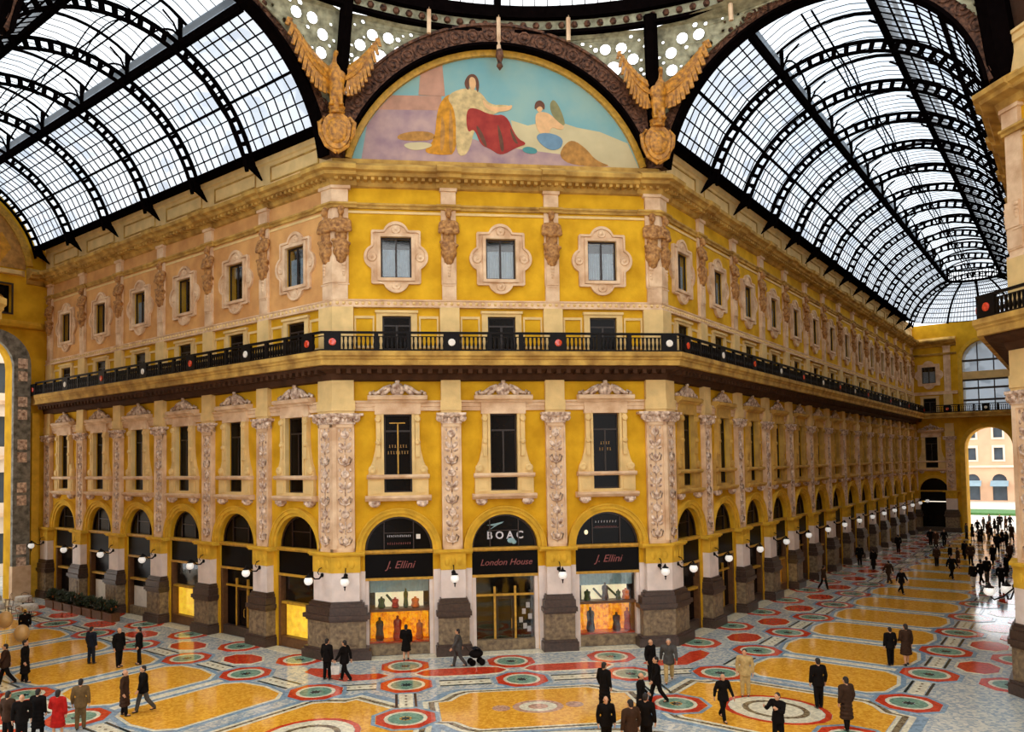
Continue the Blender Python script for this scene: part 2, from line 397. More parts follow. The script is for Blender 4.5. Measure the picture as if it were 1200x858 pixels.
def pil_meshes(kind):
    k = {}
    def sp(hw): return {'n': (-hw, hw, 0, 0), 'R': (-1.92*hw, 0, 0, T22), 'L': (0, 1.92*hw, T22, 0)}[kind]
    def bx(mb, hw, v0, v1, z0, z1):
        a, b, m0, m1 = sp(hw); mb.wb(a, b, v0, v1, z0, z1, m0, m1)
    c = {'n': 0, 'R': -.47, 'L': .47}[kind]
    mb = MB(); bx(mb, .47, 0, .2, 4.91, 10.88)
    a, b, m0, m1 = sp(.47); e = .06
    mb.wb(a, a+e*1.3, .2, .26, 4.91, 10.88, m0, 0); mb.wb(b-e*1.3, b, .2, .26, 4.91, 10.88, 0, m1); bx(mb, .47, .2, .26, 4.91, 5.05); bx(mb, .47, .2, .26, 10.72, 10.88)
    k['pilaster'] = mb.mesh('pilaster', 'stone')
    mb = MB(); relief(mb, 5.1, 10.7, .4, .2, c); k['relief'] = mb.mesh('relief', 'stone_carved', True)
    mb = MB(); bx(mb, .85, 0, .72, 0, .42); bx(mb, .8, 0, .66, .42, .53); k['plinth'] = mb.mesh('plinth', 'granite_dark')
    mb = MB(); bx(mb, .72, 0, .55, .53, 1.75)
    a, b, m0, m1 = sp(.6); mb.wb(a+(.1 if kind != 'L' else .05), b-(.1 if kind != 'R' else .05), .55, .58, .68, 1.6); k['pedestal'] = mb.mesh('pedestal', 'granite')
    mb = MB(); bx(mb, .76, 0, .6, 1.75, 1.85); bx(mb, .83, 0, .68, 1.85, 2.05); bx(mb, .76, 0, .6, 2.05, 2.4); bx(mb, .69, 0, .52, 2.4, 2.55); bx(mb, .64, 0, .47, 2.55, 2.65); k['pedestal_cap'] = mb.mesh('pedestal_cap', 'granite_dark')
    mb = MB(); bx(mb, .58, 0, .4, 2.65, 3.97); k['dado'] = mb.mesh('dado', 'stone_white')
    mb = MB(); bx(mb, .6, 0, .42, 3.97, 4.72)
    for q in (-.3, 0, .3): mb.ell((c+q, -.42, 4.35), (.12, .05, .2), 8, 5)
    k['frieze_block'] = mb.mesh('frieze_block', 'stucco_gold')
    mb = MB(); a, b, m0, m1 = {'n': (-.92, .92, 0, 0), 'R': (-1.36, 0, 0, T22), 'L': (0, 1.36, T22, 0)}[kind]
    mb.wb(a, b, -.2, .46, 4.72, 4.8, m0, m1); mb.wb(a, b, -.2, .54, 4.8, 4.91, m0, m1);  k['impost'] = mb.mesh('impost', 'stucco_gold')
    mb = MB(); bx(mb, .5, 0, .3, 10.88, 10.96); bx(mb, .46, 0, .26, 10.96, 11.2); bx(mb, .7, 0, .46, 11.26, 11.38); bx(mb, .62, 0, .4, 11.2, 11.26)
    for s in (-1, 1):
        if (kind == 'R' and s == 1) or (kind == 'L' and s == -1): u = c+s*.4
        else: u = c+s*.56
        mb.lathe([(.17,-.1),(.17,.06),(.1,.1),(.1,.06),(.05,.12),(0,.13)], 10, (u, -.32, 11.12), 'y')
    for q in (-.3, -.1, .1, .3): mb.ell((c+q, -.28, 11.05), (.08, .07, .14), 6, 5)
    mb.lathe([(.12,0),(.09,.08),(0,.1)], 8, (c, -.36, 11.25), 'y'); k['capital'] = mb.mesh('capital', 'stone_carved')
    mb = MB(); bx(mb, .48, 0, .26, 11.38, 11.5); bx(mb, .5, 0, .3, 11.5, 11.98); bx(mb, .47, 0, .26, 11.98, 12.95); k['entablature_block'] = mb.mesh('entablature_block', 'stone_cream')
    k2 = {}
    mb = MB(); bx(mb, .47, 0, .2, 14.18, 16.44); k2['herm_pilaster'] = mb.mesh('herm_pilaster', 'stone_cream')
    mb = MB(); bx(mb, .34, 0, .16, 16.82, 17.6); bx(mb, .3, .1, .2, 17.6, 18.6); bx(mb, .36, 0, .1, 17.6, 21.2)
    mb.wb(c-.26, c+.26, .16, .19, 17.5, 17.56)
    for q in (18.45, 18.28, 18.13, 18.0): mb.ell((c, -.2, q), (.12-(18.45-q)*.12, .07, .09), 7, 5)
    k2['tapered_shaft'] = mb.mesh('tapered_shaft', 'stone')
    mb = MB(); bx(mb, .36, 0, .18, 21.44, 22.25); bx(mb, .42, 0, .26, 22.1, 22.25); k2['upper_block'] = mb.mesh('upper_block', 'stone')
    mb = MB(); a, b, m0, m1 = sp(.58)
    mb.sweep([(v+.13, z) for v, z in P_MAIN], a, b, m0, m1); mb.sweep([(v+.1, z) for v, z in P_BELT], a, b, m0, m1); k2['cornice_block'] = mb.mesh('cornice_block', 'cornice')
    return k, k2
PM = {q: pil_meshes(q) for q in 'nRL'}
CLAD = {k: MB().wb(*{'n': (-.92, .92, -.04, .04, 0, 3.97, 0, 0), 'R': (-1.36, 0, -.04, .04, 0, 3.97, 0, T22), 'L': (0, 1.36, -.04, .04, 0, 3.97, T22, 0)}[k]).mesh('pier_cladding', 'stone_white') for k in 'nRL'}
def pilaster(Wo, u, kind):
    for grp in PM[kind]:
        root = None
        for nm, me in grp.items():
            if root is None: root = put(nm, me, Wo, (u, 0, 0))
            else: put(nm, me, root)
pilF = [(-8, 'L'), (-2.53, 'n'), (2.53, 'n'), (8, 'R')]
pilL = [(0, 'R')]+[(-(2.78+BL*(k+.5)), 'n') for k in range(6)]
pilR = [(0, 'L')]+[(2.67+BR*(k+.5), 'n') for k in range(14)]
for Wo, ps in ((WF, pilF), (WL, pilL), (WR, pilR)):
    for u, k in ps: pilaster(Wo, u, k)
# archivolts over the shop arches
mb = MB(); mb.arc(0, AS, AH, AH+.16, 0, PI, 0, .12, 22); mb.arc(0, AS, AH+.16, AH+.34, 0, PI, 0, .2, 22); mb.arc(0, AS, AH+.34, AH+.4, 0, PI, 0, .26, 22)
for u, k in pilF: put('pier_cladding', CLAD[k], WF, (u, 0, 0))
archi = mb.mesh('archivolt', 'stucco_gold')
mzp = MB()
for s in (-1, 1):
    for z0, z1 in ((14.5, 14.62), (15.92, 16.04)): mzp.wb(s*1.53-.47, s*1.53+.47, 0, .06, z0, z1)
    for q in (-.47, .39): mzp.wb(s*1.53+q, s*1.53+q+.08, 0, .06, 14.62, 15.92)
mzm = mzp.mesh('wall_panel', 'stone_cream')
for Wo, bays in ((WF, baysF), (WL, baysL), (WR, baysR)):
    for u in bays: put('archivolt', archi, Wo, (u, 0, 0)); put('wall_panel', mzm, Wo, (u, 0, 0))

# ---- windows (each a thing of the setting)
def lobed(scale=1., n=128):
    pts = []
    for i in range(n):
        t = 2*PI*(i+.5)/n; c, s = math.cos(t), math.sin(t)
        r = min(1.18/abs(c) if abs(c) > 1e-6 else 9, 1.3/abs(s) if abs(s) > 1e-6 else 9)
        for cx, cz, rr in ((0, 1.1, .62), (0, -1.1, .62), (.93, 0, .6), (-.93, 0, .6)):
            b = c*cx+s*cz; d = rr*rr-(cx*cx+cz*cz-b*b)
            if d >= 0: r = max(r, b+math.sqrt(d))
        pts.append((r*c*scale, 18.87+r*s*scale))
    return pts
hole = rect(-.73, .73, 17.87, 19.85)
UP = {}
mb = MB(); mb.plate(lobed(), [hole], 0, .07); mb.plate(lobed(), [lobed(.92)], .07, .16); mb.plate(rect(-.88, .88, 17.72, 20.0), [hole], .07, .18)
for a, b in ((0, 1.36), (0, -1.36)): mb.lathe([(.24,0),(.2,.06),(.1,.04),(0,.1)], 10, (a, -.07, 18.87+b), 'y')
for a in (-1.15, 1.15): mb.lathe([(.24,0),(.2,.06),(.1,.04),(0,.1)], 10, (a, -.07, 18.87), 'y')
UP['surround'] = mb.mesh('surround', 'stone')
mb = MB(); mb.plate(hole, [rect(-.65, -.04, 17.95, 19.77), rect(.04, .65, 17.95, 19.77)], -.12, -.05, True); UP['casement'] = mb.mesh('casement', 'window_frame')
UP['pane'] = MB().wb(-.72, .72, -.1, -.085, 17.88, 19.84).mesh('pane', 'clear_glass')
def drape(u0, u1, z0, z1, v, material, waves=5, name='curtain'):
    mb = MB(); n = waves*4
    o = [(u0+(u1-u0)*i/n, v+.03*math.sin(2*PI*i/4)) for i in range(n+1)]
    b = len(mb.v)
    for u, vv in o: mb.v += [(u, -vv, z0), (u, -vv, z1)]
    for i in range(n): mb.f.append((b+2*i, b+2*i+2, b+2*i+3, b+2*i+1))
    return mb.mesh(name, material, True)
UP['curtain'] = drape(-.66, -.05, 17.95, 19.3, -.2, 'curtain'); UP['curtain.001'] = drape(.05, .66, 17.95, 19.3, -.2, 'curtain')
UP['backing'] = MB().wb(-.8, .8, -.5, -.45, 17.7, 20.0).mesh('room_darkness', 'dark_glass')  # dark sheet standing in for the darkness of the unlit room
UPD = {k: v for k, v in UP.items() if not k.startswith('curtain')}
MZ = {}
mb = MB(); h2 = rect(-.68, .68, 14.2, 16.04); mb.plate([(-.97, 14.18), (.97, 14.18), (.97, 16.3), (-.97, 16.3)], [h2], 0, .1); mb.wb(-1.02, 1.02, 0, .18, 16.18, 16.3); MZ['surround'] = mb.mesh('surround', 'stone_cream')
mb = MB(); mb.plate(h2, [rect(-.6, -.05, 14.5, 15.55), rect(.05, .6, 14.5, 15.55), rect(-.6, .6, 15.63, 15.96)], -.14, -.08, True); MZ['casement'] = mb.mesh('casement', 'window_frame')
MZ['pane'] = MB().wb(-.64, .64, -.14, -.11, 14.25, 16.0).mesh('pane', 'dark_glass')
TLW = {}
h3 = rect(-.66, .66, 7.64, 11.33)
mb = MB()
for s in (-1, 1):
    j = [(.66, 8.4), (1.42, 8.4), (1.36, 8.75), (1.2, 9.1), (1.08, 9.6), (1.02, 10.2), (1.02, 11.45), (.66, 11.45)]
    mb.plate([(s*a, b) for a, b in j], [], 0, .18); mb.wb(min(s*.66, s*.78), max(s*.66, s*.78), .18, .24, 8.47, 11.33)
    mb.wb(s*.92-.1, s*.92+.1, .18, .27, 9.3, 11.3); mb.lathe([(.15,0),(.1,.1),(0,.12)], 8, (s*.92, -.24, 10.0), 'y'); mb.lathe([(.17,0),(.13,.12),(0,.14)], 8, (s*.92, -.24, 11.1), 'y')
    mb.lathe([(.2,0),(.2,.1),(.12,.14),(0,.12)], 10, (s*1.2, -.14, 8.72), 'y')
TLW['jambs'] = mb.mesh('jambs', 'stone_cream')
mb = MB(); mb.wb(-1.08, 1.08, 0, .22, 11.33, 11.88); mb.wb(-.72, .72, .22, .28, 11.33, 11.45); mb.sweep([(0,11.88),(.28,11.88),(.34,11.98),(.46,12.02),(.5,12.16),(.42,12.22),(0,12.24)], -1.4, 1.4); TLW['lintel_cornice'] = mb.mesh('lintel_cornice', 'stone')
mb = MB(); mb.ell((0, -.14, 12.55), (.22, .16, .3), 10, 6); mb.lathe([(.34,-.1),(.34,.08),(.24,.12),(0,.1)], 14, (0, -.1, 12.5), 'y'); mb.ell((0, -.18, 12.88), (.12, .1, .1), 8, 5)
for s in (-1, 1):
    mb.tube([(s*.3, -.16, 12.68), (s*.6, -.18, 12.58), (s*.9, -.18, 12.36), (s*1.1, -.18, 12.3), (s*1.2, -.16, 12.4), (s*1.08, -.15, 12.46)], [.1,.1,.1,.09,.07,.05], 6)
    mb.ell((s*.6, -.14, 12.36), (.22, .1, .12), 8, 5, Matrix.Rotation(s*.5, 3, 'Y')); mb.ell((s*.42, -.16, 12.55), (.12, .1, .16), 7, 5); mb.ell((s*1.28, -.14, 12.32), (.09, .09, .1), 7, 5)
TLW['pediment_carving'] = mb.mesh('pediment_carving', 'stone_carved', True)
TLW['sill_rail'] = MB().sweep([(-.1,8.28),(.3,8.28),(.38,8.36),(.38,8.44),(.3,8.48),(-.1,8.48)], -1.47, 1.47).mesh('sill_rail', 'stone')
mb = MB()
for s in (-1, 1): mb.wb(min(s*.66, s*1.42), max(s*.66, s*1.42), 0, .2, 7.45, 8.28); mb.wb(min(s*.8, s*1.28), max(s*.8, s*1.28), .2, .24, 7.6, 8.15)
mb.wb(-.66, .66, 0, .2, 7.45, 7.64); TLW['apron'] = mb.mesh('apron', 'stone_cream')
TLW['base_slab'] = MB().sweep([(0,7.22),(.3,7.25),(.42,7.38),(.42,7.48),(0,7.5)], -1.55, 1.55).mesh('base_slab', 'stone')
crb = MB(); crb.wb(-.26, .26, 0, .32, 7.08, 7.24); crb.ell((0, -.16, 7.06), (.24, .2, .12), 8, 6); TLW['corbel'] = crb.mesh('corbel', 'stone_carved')
mb = MB(); mb.plate(h3, [rect(-.58, -.04, 8.5, 10.5), rect(.04, .58, 8.5, 10.5), rect(-.58, .58, 10.58, 11.26), rect(-.58, .58, 7.7, 8.26)], -.12, -.06, True); TLW['casement'] = mb.mesh('casement', 'window_frame')
TLW['pane'] = MB().wb(-.62, .62, -.12, -.09, 7.66, 11.3).mesh('pane', 'dark_glass')
mat('stone_bounce', 'CFA552', .8, .2, 1.5, .15, 14, hex2='B18A48', spec=.2)  # same stone, with the long arcade's yellowish bounce light put into its colour
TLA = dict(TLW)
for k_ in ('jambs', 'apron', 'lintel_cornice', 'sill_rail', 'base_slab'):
    TLA[k_] = TLW[k_].copy(); TLA[k_].name = k_; TLA[k_].materials[0] = M['stone_bounce']
wn = [0]
def window(Mx, u, d, label, extra=()):
    wn[0] += 1; o = put('window_%d' % wn[0], None, kind='structure', label=label, cat='window')
    o.matrix_world = Mx @ Matrix.Translation((u, 0, 0))
    for k, me in d.items():
        if k == 'corbel':
            put('corbel', me, o, (-1.12, 0, 0)); put('corbel', me, o, (1.12, 0, 0))
        else: put(me.name.split('.')[0], me, o)
    return o
FB = ['bay beside the short arcade', 'middle bay', 'bay beside the long arcade']
TALLF = []
for i, u in enumerate(baysF):
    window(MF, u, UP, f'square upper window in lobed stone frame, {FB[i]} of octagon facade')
    window(MF, u, MZ, f'dark balcony door opening onto iron railing, {FB[i]} of octagon facade')
    TALLF.append(window(MF, u, TLW, f'tall pedimented first-floor window, {FB[i]} of octagon facade'))
for Mx, bays, nm in ((ML, baysL, NAME_L), (MR, baysR, NAME_R)):
    for i, u in enumerate(bays):
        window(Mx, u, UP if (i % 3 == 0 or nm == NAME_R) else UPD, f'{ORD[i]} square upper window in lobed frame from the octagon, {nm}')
        window(Mx, u, MZ, f'{ORD[i]} low dark balcony door from the octagon, {nm}')
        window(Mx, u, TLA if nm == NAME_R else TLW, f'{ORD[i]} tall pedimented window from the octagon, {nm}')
# faint gilt lettering marks on two of the tall front windows
for wo_, rows in ((TALLF[0], ((9.75, 7), (9.45, 8))), (TALLF[2], ((9.8, 4), (9.5, 5)))):
    mb = MB()
    for z, n in rows:
        for i in range(n):
            u = (i-(n-1)/2)*.13; mb.wb(u-.015, u+.015, -.09, -.075, z, z+.14); mb.wb(u-.04, u+.04, -.09, -.075, z+(.12 if i % 2 else 0), z+(.14 if i % 2 else .02))
    mb.build('lettering', 'letter_gold', wo_)
MB().wb(-.4, .35, -.08, -.05, 10.9, 10.95).wb(-.03, .03, -.08, -.05, 8.5, 10.9).build('window_bar', 'gold_trim', TALLF[0])

# ---- balcony railings
bal = MB().lathe([(.035,.0),(.05,.1),(.03,.16),(.055,.32),(.03,.5),(.04,.56),(.03,.62)], 6)
def railing(name, Mx, u0, u1, m0, m1, posts, label):
    o = put('balcony_railing', None, label=label, cat='railing'); o.matrix_world = Mx
    v0, v1 = 1.12, 1.2; zb = 14.18
    MB().wb(u0, u1, v0-.03, v1+.03, 15.0, 15.1, m0, m1).build('top_rail', 'rail_iron', o)
    MB().wb(u0, u1, v0, v1, zb, zb+.1, m0, m1).wb(u0, u1, v0+.02, v1-.02, 14.85, 14.89, m0, m1).build('bottom_rail', 'rail_iron', o)
    mb = MB(); n = int((u1-u0)/.2)
    for i in range(n):
        u = u0+(i+.5)*(u1-u0)/n
        for (r0, z0), (r1, z1) in (((.03, 0), (.055, .2)), ((.055, .2), (.03, .38)), ((.03, .38), (.05, .62))):
            mb.quadbox([(u-r0, -1.16-r0, zb+.08+z0), (u+r0, -1.16-r0, zb+.08+z0), (u+r0, -1.16+r0, zb+.08+z0), (u-r0, -1.16+r0, zb+.08+z0), (u-r1, -1.16-r1, zb+.08+z1), (u+r1, -1.16-r1, zb+.08+z1), (u+r1, -1.16+r1, zb+.08+z1), (u-r1, -1.16+r1, zb+.08+z1)])
    mb.build('balusters', 'rail_iron', o, kind='stuff')
    pm = MB().wb(-.38, .38, 1.08, 1.22, zb, 15.0).mesh('post', 'rail_iron')
    pm2 = MB().wb(-.1, .1, 1.08, 1.22, zb, 15.0).mesh('post', 'rail_iron')
    md = {c: MB().lathe([(.17,0),(.17,.03),(.12,.05),(0,.04)], 12, (0, -1.22, 14.6), 'y').mesh('medallion', c) for c in ('inlay_red', 'white_paint')}
    for i, u in enumerate(posts):
        p = put('post', pm, o, (u, 0, 0)); put('medallion', md['inlay_red' if i % 2 == 0 else 'white_paint'], p)
    for a in [(posts[i]+posts[i+1])/2+d for i in range(len(posts)-1) for d in (-.75, .75)]: put('post', pm2, o, (a, 0, 0))
railing('f', MF, -8, 8, T22, T22, [-8, -2.53, 2.53, 8], 'black iron balcony railing with red and white medallions, octagon facade')
railing('l', ML, -TL+1.2, 0, 0, T22, [-.5]+[u for u, k in pilL[1:]], 'black iron balcony railing along the short arcade')
railing('r', MR, 0, TR-1.3, T22, 0, [.5]+[u for u, k in pilR[1:]], 'black iron balcony railing along the long arcade')

# ------------------------------------------------------------------ shopfronts in the arches
def lun(r, z0=AS, n=18): return [(r*math.cos(PI*i/n), z0+r*math.sin(PI*i/n)) for i in range(n+1)]
SH = {}
SH['lunette_pane'] = MB().plate(lun(1.63), [], -.3, -.27, True).mesh('lunette_pane', 'dark_glass')
mb = MB(); mb.arc(0, AS, 1.5, 1.6, 0, PI, -.26, -.2, 20); mb.wb(-.72, -.67, -.26, -.2, AS, AS+1.38); mb.wb(.67, .72, -.26, -.2, AS, AS+1.38); mb.wb(-.7, .7, -.26, -.22, AS+.78, AS+.82); SH['mullion'] = mb.mesh('mullion', 'wood_dark')
SH['transom'] = MB().sweep([(-.5,4.74),(.0,4.74),(.06,4.82),(.06,4.92),(-.5,4.92)], -1.6, 1.6).mesh('transom', 'gold_trim')
SH['sign_board'] = MB().wb(-1.62, 1.62, -.4, -.1, 3.62, 4.74).mesh('sign_board', 'black_board')
SH['sign_rail'] = MB().wb(-1.6, 1.6, -.4, -.02, 3.5, 3.62).mesh('sign_rail', 'gold_trim')
SIDEP = MB().wb(-.09, .09, -.4, -.05, 0, 3.5).mesh('side_post', 'stone_white'); SIDED = MB().wb(-.09, .09, -.4, -.05, 0, 3.5).mesh('side_post', 'wood_brown')
def mk_base(c): return MB().wb(-1.42, 1.42, -.4, -.08, 0, .5).mesh('base_panel', c)
BASE = {c: mk_base(c) for c in ('granite', 'wood_brown', 'granite_dark')}
DARKP = MB().wb(-1.62, 1.62, -.42, -.36, .5, 3.5).mesh('pane', 'dark_glass')
LITP = MB().wb(-1.8, 1.8, -.6, -.56, .3, 2.3).mesh('lit_backdrop', 'lit_yellow')
WHITEP = MB().wb(-1.2, 1.2, -.5, -.46, .4, 1.7).mesh('white_panel', 'white_paint')
FRONTP = MB().wb(-1.42, 1.42, -.3, -.285, .5, 3.5).mesh('pane', 'clear_glass')
SHELF = MB().wb(-1.42, 1.42, -.5, -.1, 2.1, 2.22).mesh('shelf_rail', 'gold_trim')
DARKTOP = MB().wb(-1.62, 1.62, -.42, -.36, 2.2, 3.5).mesh('pane', 'dark_glass')
mb = MB()
for q in (-.5, .5): mb.wb(q-.05, q+.05, -.36, -.26, 0, 3.0)
mb.wb(-1.42, 1.42, -.36, -.26, 2.55, 2.65); DOORF = mb.mesh('door_frame', 'gold_trim')
DOOR = MB().plate(rect(-.45, .45, .05, 2.55), [rect(-.33, .33, .3, 2.4)], -.36, -.3, True).mesh('door', 'wood_dark')
HANDLE = MB().tube([(.3, .24, 1.0), (.3, .19, 1.05), (.3, .19, 1.4), (.3, .24, 1.45)], .02, 6).mesh('handle', 'gold_trim')
def shopfront(Mx, u, kind, label):
    o = put('shopfront', None, label=label, cat='shopfront'); o.matrix_world = Mx @ Matrix.Translation((u, 0, 0))
    ch = {}
    for k, me in SH.items(): ch[k] = put(k, me, o)
    for s in (-1, 1): put('side_post', SIDEP if Mx is MF else SIDED, o, (s*1.51, 0, 0))
    if kind == 'dark': put('base_panel', BASE['granite_dark'], o); put('pane', DARKP, o); put('shelf_rail', SHELF, o)
    elif kind == 'door':
        put('pane', DARKP, o); put('door_frame', DOORF, o); d = put('door', DOOR, o); put('handle', HANDLE, d); put('base_panel', BASE['granite_dark'], o)
    elif kind == 'lit': put('base_panel', BASE['wood_brown'], o); put('lit_backdrop', LITP, o); put('pane', DARKTOP, o); put('shelf_rail', SHELF, o); put('pane', FRONTP, o)
    elif kind == 'white': put('base_panel', BASE['granite'], o); put('pane', DARKP, o); put('white_panel', WHITEP, o, (0, -.2, 0)); put('shelf_rail', SHELF, o)
    return o, ch
kindL = ['lit', 'door', 'lit', 'white', 'white', 'dark']
descL = ['shop arch with amber lit display', 'shop arch with dark door', 'shop arch with bright yellow lit display', 'dark shop arch with white lower panel', 'dark shop arch with white lower panel', 'plain dark shop arch']
for i, u in enumerate(baysL): shopfront(ML, u, kindL[i], f'{descL[i]}, {ORD[i]} from the octagon in the short arcade')
for i, u in enumerate(baysR):
    k = 'lit' if i == 3 else ('door' if i % 3 == 1 else 'dark')
    shopfront(MR, u, k, f'{ORD[i]} dark shop arch from the octagon, long arcade' if k != 'lit' else f'{ORD[i]} shop arch, lit yellow inside, from the octagon, long arcade')
# --- the three arches of the octagon facade
def display_shop(u, label):
    o, ch = shopfront(MF, u, 'custom', label)
    put('base_panel', BASE['granite'], o)
    MB().wb(-1.42, 1.42, -1.5, -1.45, .5, 3.5).wb(-1.7, -1.42, -1.5, -.4, 0, 3.6).wb(1.42, 1.7, -1.5, -.4, 0, 3.6).wb(-1.6, 1.6, -1.5, -.4, 3.47, 3.62).build('display_box', 'wood_dark', o)
    put('curtain', drape(-1.4, 1.4, .55, 2.02, -1.25, 'curtain_lit', 16), o)
    put('curtain', drape(-1.4, 1.4, 2.85, 3.46, -.7, 'display_blue', 14), o)
    MB().wb(-1.15, 1.15, -.85, -.8, 2.14, 2.86).build('display_panel', 'display_white', o)
    MB().wb(-1.42, 1.42, -1.3, -.12, 2.02, 2.14).build('shelf_rail', 'wood_brown', o)
    MB().wb(-1.42, 1.42, -1.4, -.4, .5, .56).build('display_floor', 'inlay_red', o)
    put('pane', FRONTP, o); return o, ch
lo, lch = display_shop(baysF[0], 'shop with orange lit curtains and white garment panel, octagon facade beside the short arcade')
ro, rch = display_shop(baysF[2], 'shop with orange lit curtains and white garment panel, octagon facade beside the long arcade')
co, cch = shopfront(MF, 0, 'custom', 'dark airline shop with glazed doors in the middle arch of octagon facade')
put('base_panel', BASE['granite'], co); put('door_frame', DOORF, co); d = put('door', DOOR, co); put('handle', HANDLE, d)
MB().wb(-1.42, 1.42, -1.3, -1.25, 0, 3.5).wb(-1.7, -1.42, -1.3, -.4, 0, 3.6).wb(1.42, 1.7, -1.3, -.4, 0, 3.6).wb(-1.6, 1.6, -1.3, -.4, 3.47, 3.62).build('shop_interior', 'black_board', co)
put('pane', FRONTP, co)
for ch, tx in ((lch, 'J. Ellini'), (rch, 'J. Ellini'), (cch, 'London House')):
    put('lettering', text(tx, .5 if len(tx) < 10 else .42, 'letter_red', .35, .012), ch['sign_board'], (.05, .085, 4.05))
l1 = put('lettering', text('BOAC', .5, 'letter_white', 0, .012, .012, 1.55), cch['lunette_pane'], (.05, .25, 5.3))
MB().plate([(-.85, 5.95), (.0, 6.12), (-.1, 6.04), (-.3, 5.96), (-.85, 5.66), (-.45, 5.92)], [], -.27, -.25).build('bird_logo', 'speedbird', cch['lunette_pane'])
mb = MB(); mb.ell((.34, .25, 5.2), (.2, .03, .13), 9, 6); mb.ell((.48, .25, 5.12), (.12, .03, .1), 8, 5); mb.build('emblem', 'speedbird', cch['lunette_pane'])
for ch, rows in ((lch, ((5.5, 13, 'letter_white'), (5.15, 11, 'letter_red'))), (rch, ((5.95, 8, 'letter_white'), (5.68, 14, 'letter_red')))):
    for z, n, c in rows:
        mb = MB()
        for i in range(n):
            u = (i-(n-1)/2)*1.15/n
            mb.wb(u-.012, u+.012, -.27, -.255, z, z+.1); mb.wb(u-.012, u+.035, -.27, -.255, z+(.08 if i % 2 else .04), z+(.1 if i % 2 else .06))
        mb.build('lettering', c, ch['lunette_pane'])
MB().wb(.82, 1.02, -.27, -.25, 5.4, 5.62).build('notice', 'white_paint', lch['lunette_pane']); MB().ell((-1.0, .24, 5.5), (.1, .06, .12), 8, 6).build('ceiling_light', 'display_white', rch['lunette_pane'])
# garments and figures shown in the two display windows
def form(h, w): return MB().lathe([(.02,0),(w*.5,.01),(w*.62,h*.12),(w*.45,h*.45),(w*.55,h*.68),(w*.5,h*.8),(w*.18,h*.86),(w*.16,h*.93),(w*.2,h*.97),(.01,h)], 10)
gcols = {'red': mat('garment_red', 'C23A1E', .8, .3, 6), 'green': mat('garment_green', '4C5A2A', .8, .3, 6), 'orange': mat('garment_orange', 'E0742A', .8, .2, 6), 'brown': mat('garment_brown', '4A2A16', .8, .3, 6), 'black': mat('garment_black', '1C1210', .8, .3, 6)}
def garment(u, v, z, h, w, col, label, group='garments shown in the lit shop windows'):
    form(h, w).build('garment_display', 'garment_'+col, None, (u, -v, z), smooth=True, label=label, cat='garment', group=group)
L0, R0 = baysF[0], baysF[2]
for du, c, h, w in ((-.85, 'green', .55, .3), (-.2, 'red', .5, .3), (.3, 'green', .9, .2), (.75, 'orange', .5, .34)):
    garment(L0+du, -.45, 2.14, h, w, c, f'{c} garment on the white panel, shop window beside the short arcade')
for du, c, h, w in ((-.95, 'green', .55, .3), (-.05, 'brown', .85, .3), (.62, 'green', .5, .22), (1.0, 'orange', .55, .34)):
    garment(R0+du, -.45, 2.14, h, w, c, f'{c} garment on the white panel, shop window beside the long arcade')
for du, c, h, w in ((-.95, 'brown', 1.1, .34), (-.1, 'red', 1.15, .36), (.95, 'orange', .9, .3)):
    garment(L0+du, -.8, .56, h, w, c, f'{c} dress form before orange curtain, shop window beside the short arcade')
for du, c, h, w in ((-.72, 'black', 1.2, .36), (.6, 'brown', .9, .36), (1.15, 'red', 1.1, .3)):
    garment(R0+du, -.8, .56, h, w, c, f'{c} dress form before orange curtain, shop window beside the long arcade')
for nm, uu, pts in (('short', L0, ((-.62, 2.75, -.15, 2.2),)), ('long', R0, ((-.6, 2.7, -.2, 2.25), (.1, 2.75, .65, 2.22)))):
    for a, b, c, e in pts: MB().tube([(uu+a, .62, b), (uu+c, .58, e)], .06, 6).build('fabric_roll', 'garment_green', label=f'slanted dark fabric roll on white panel, shop window beside the {nm} arcade', cat='fabric', group='slanted fabric rolls in the shop windows')
# papers in the airline window
for i, (a, b) in enumerate(((.8, 1.2), (.95, 1.6), (1.15, 1.9), (1.0, .9), (1.2, .75), (1.25, 1.35))):
    MB().wb(a-.09, a+.09, -.5, -.49, b, b+.26).build('poster', 'letter_white', label='small white card hung in the glazed airline shop window', cat='card', group='cards in the airline window')

# ------------------------------------------------------------------ wall lamps
LM = {}
mb = MB(); mb.lathe([(.1,0),(.1,.04),(.05,.07)], 10, (0, -.4, 3.85), 'y')
mb.tube([(0,-.42,3.85),(0,-.6,3.7),(0,-.85,3.72),(0,-1.05,3.9),(0,-1.2,4.02),(0,-1.25,3.98)], [.04,.04,.035,.035,.03,.03], 6); mb.tube([(0,-.42,4.2),(0,-.6,4.15),(0,-.68,3.98),(0,-.6,3.9)], .025, 6); LM['bracket'] = mb.mesh('bracket', 'rail_iron', True)
LM['cap'] = MB().lathe([(.02,.22),(.04,.2),(.06,.14),(.15,.1),(.16,.06),(.05,.05)], 12, (0, -1.22, 3.78)).mesh('cap', 'rail_iron', True)
LM['globe'] = MB().ell((0, -1.22, 3.68), .2, 16, 10).mesh('globe', 'globe', True)
LM['finial'] = MB().lathe([(.06,0),(.05,-.06),(.025,-.1),(.035,-.15),(.005,-.22)], 8, (0, -1.22, 3.49)).mesh('finial', 'rail_iron', True)
def lamp(Mx, u, label, group=None):
    o = put('wall_lamp', None, label=label, cat='lamp', group=group); o.matrix_world = Mx @ Matrix.Translation((u, 0, 0))
    for k, me in LM.items(): put(k, me, o)
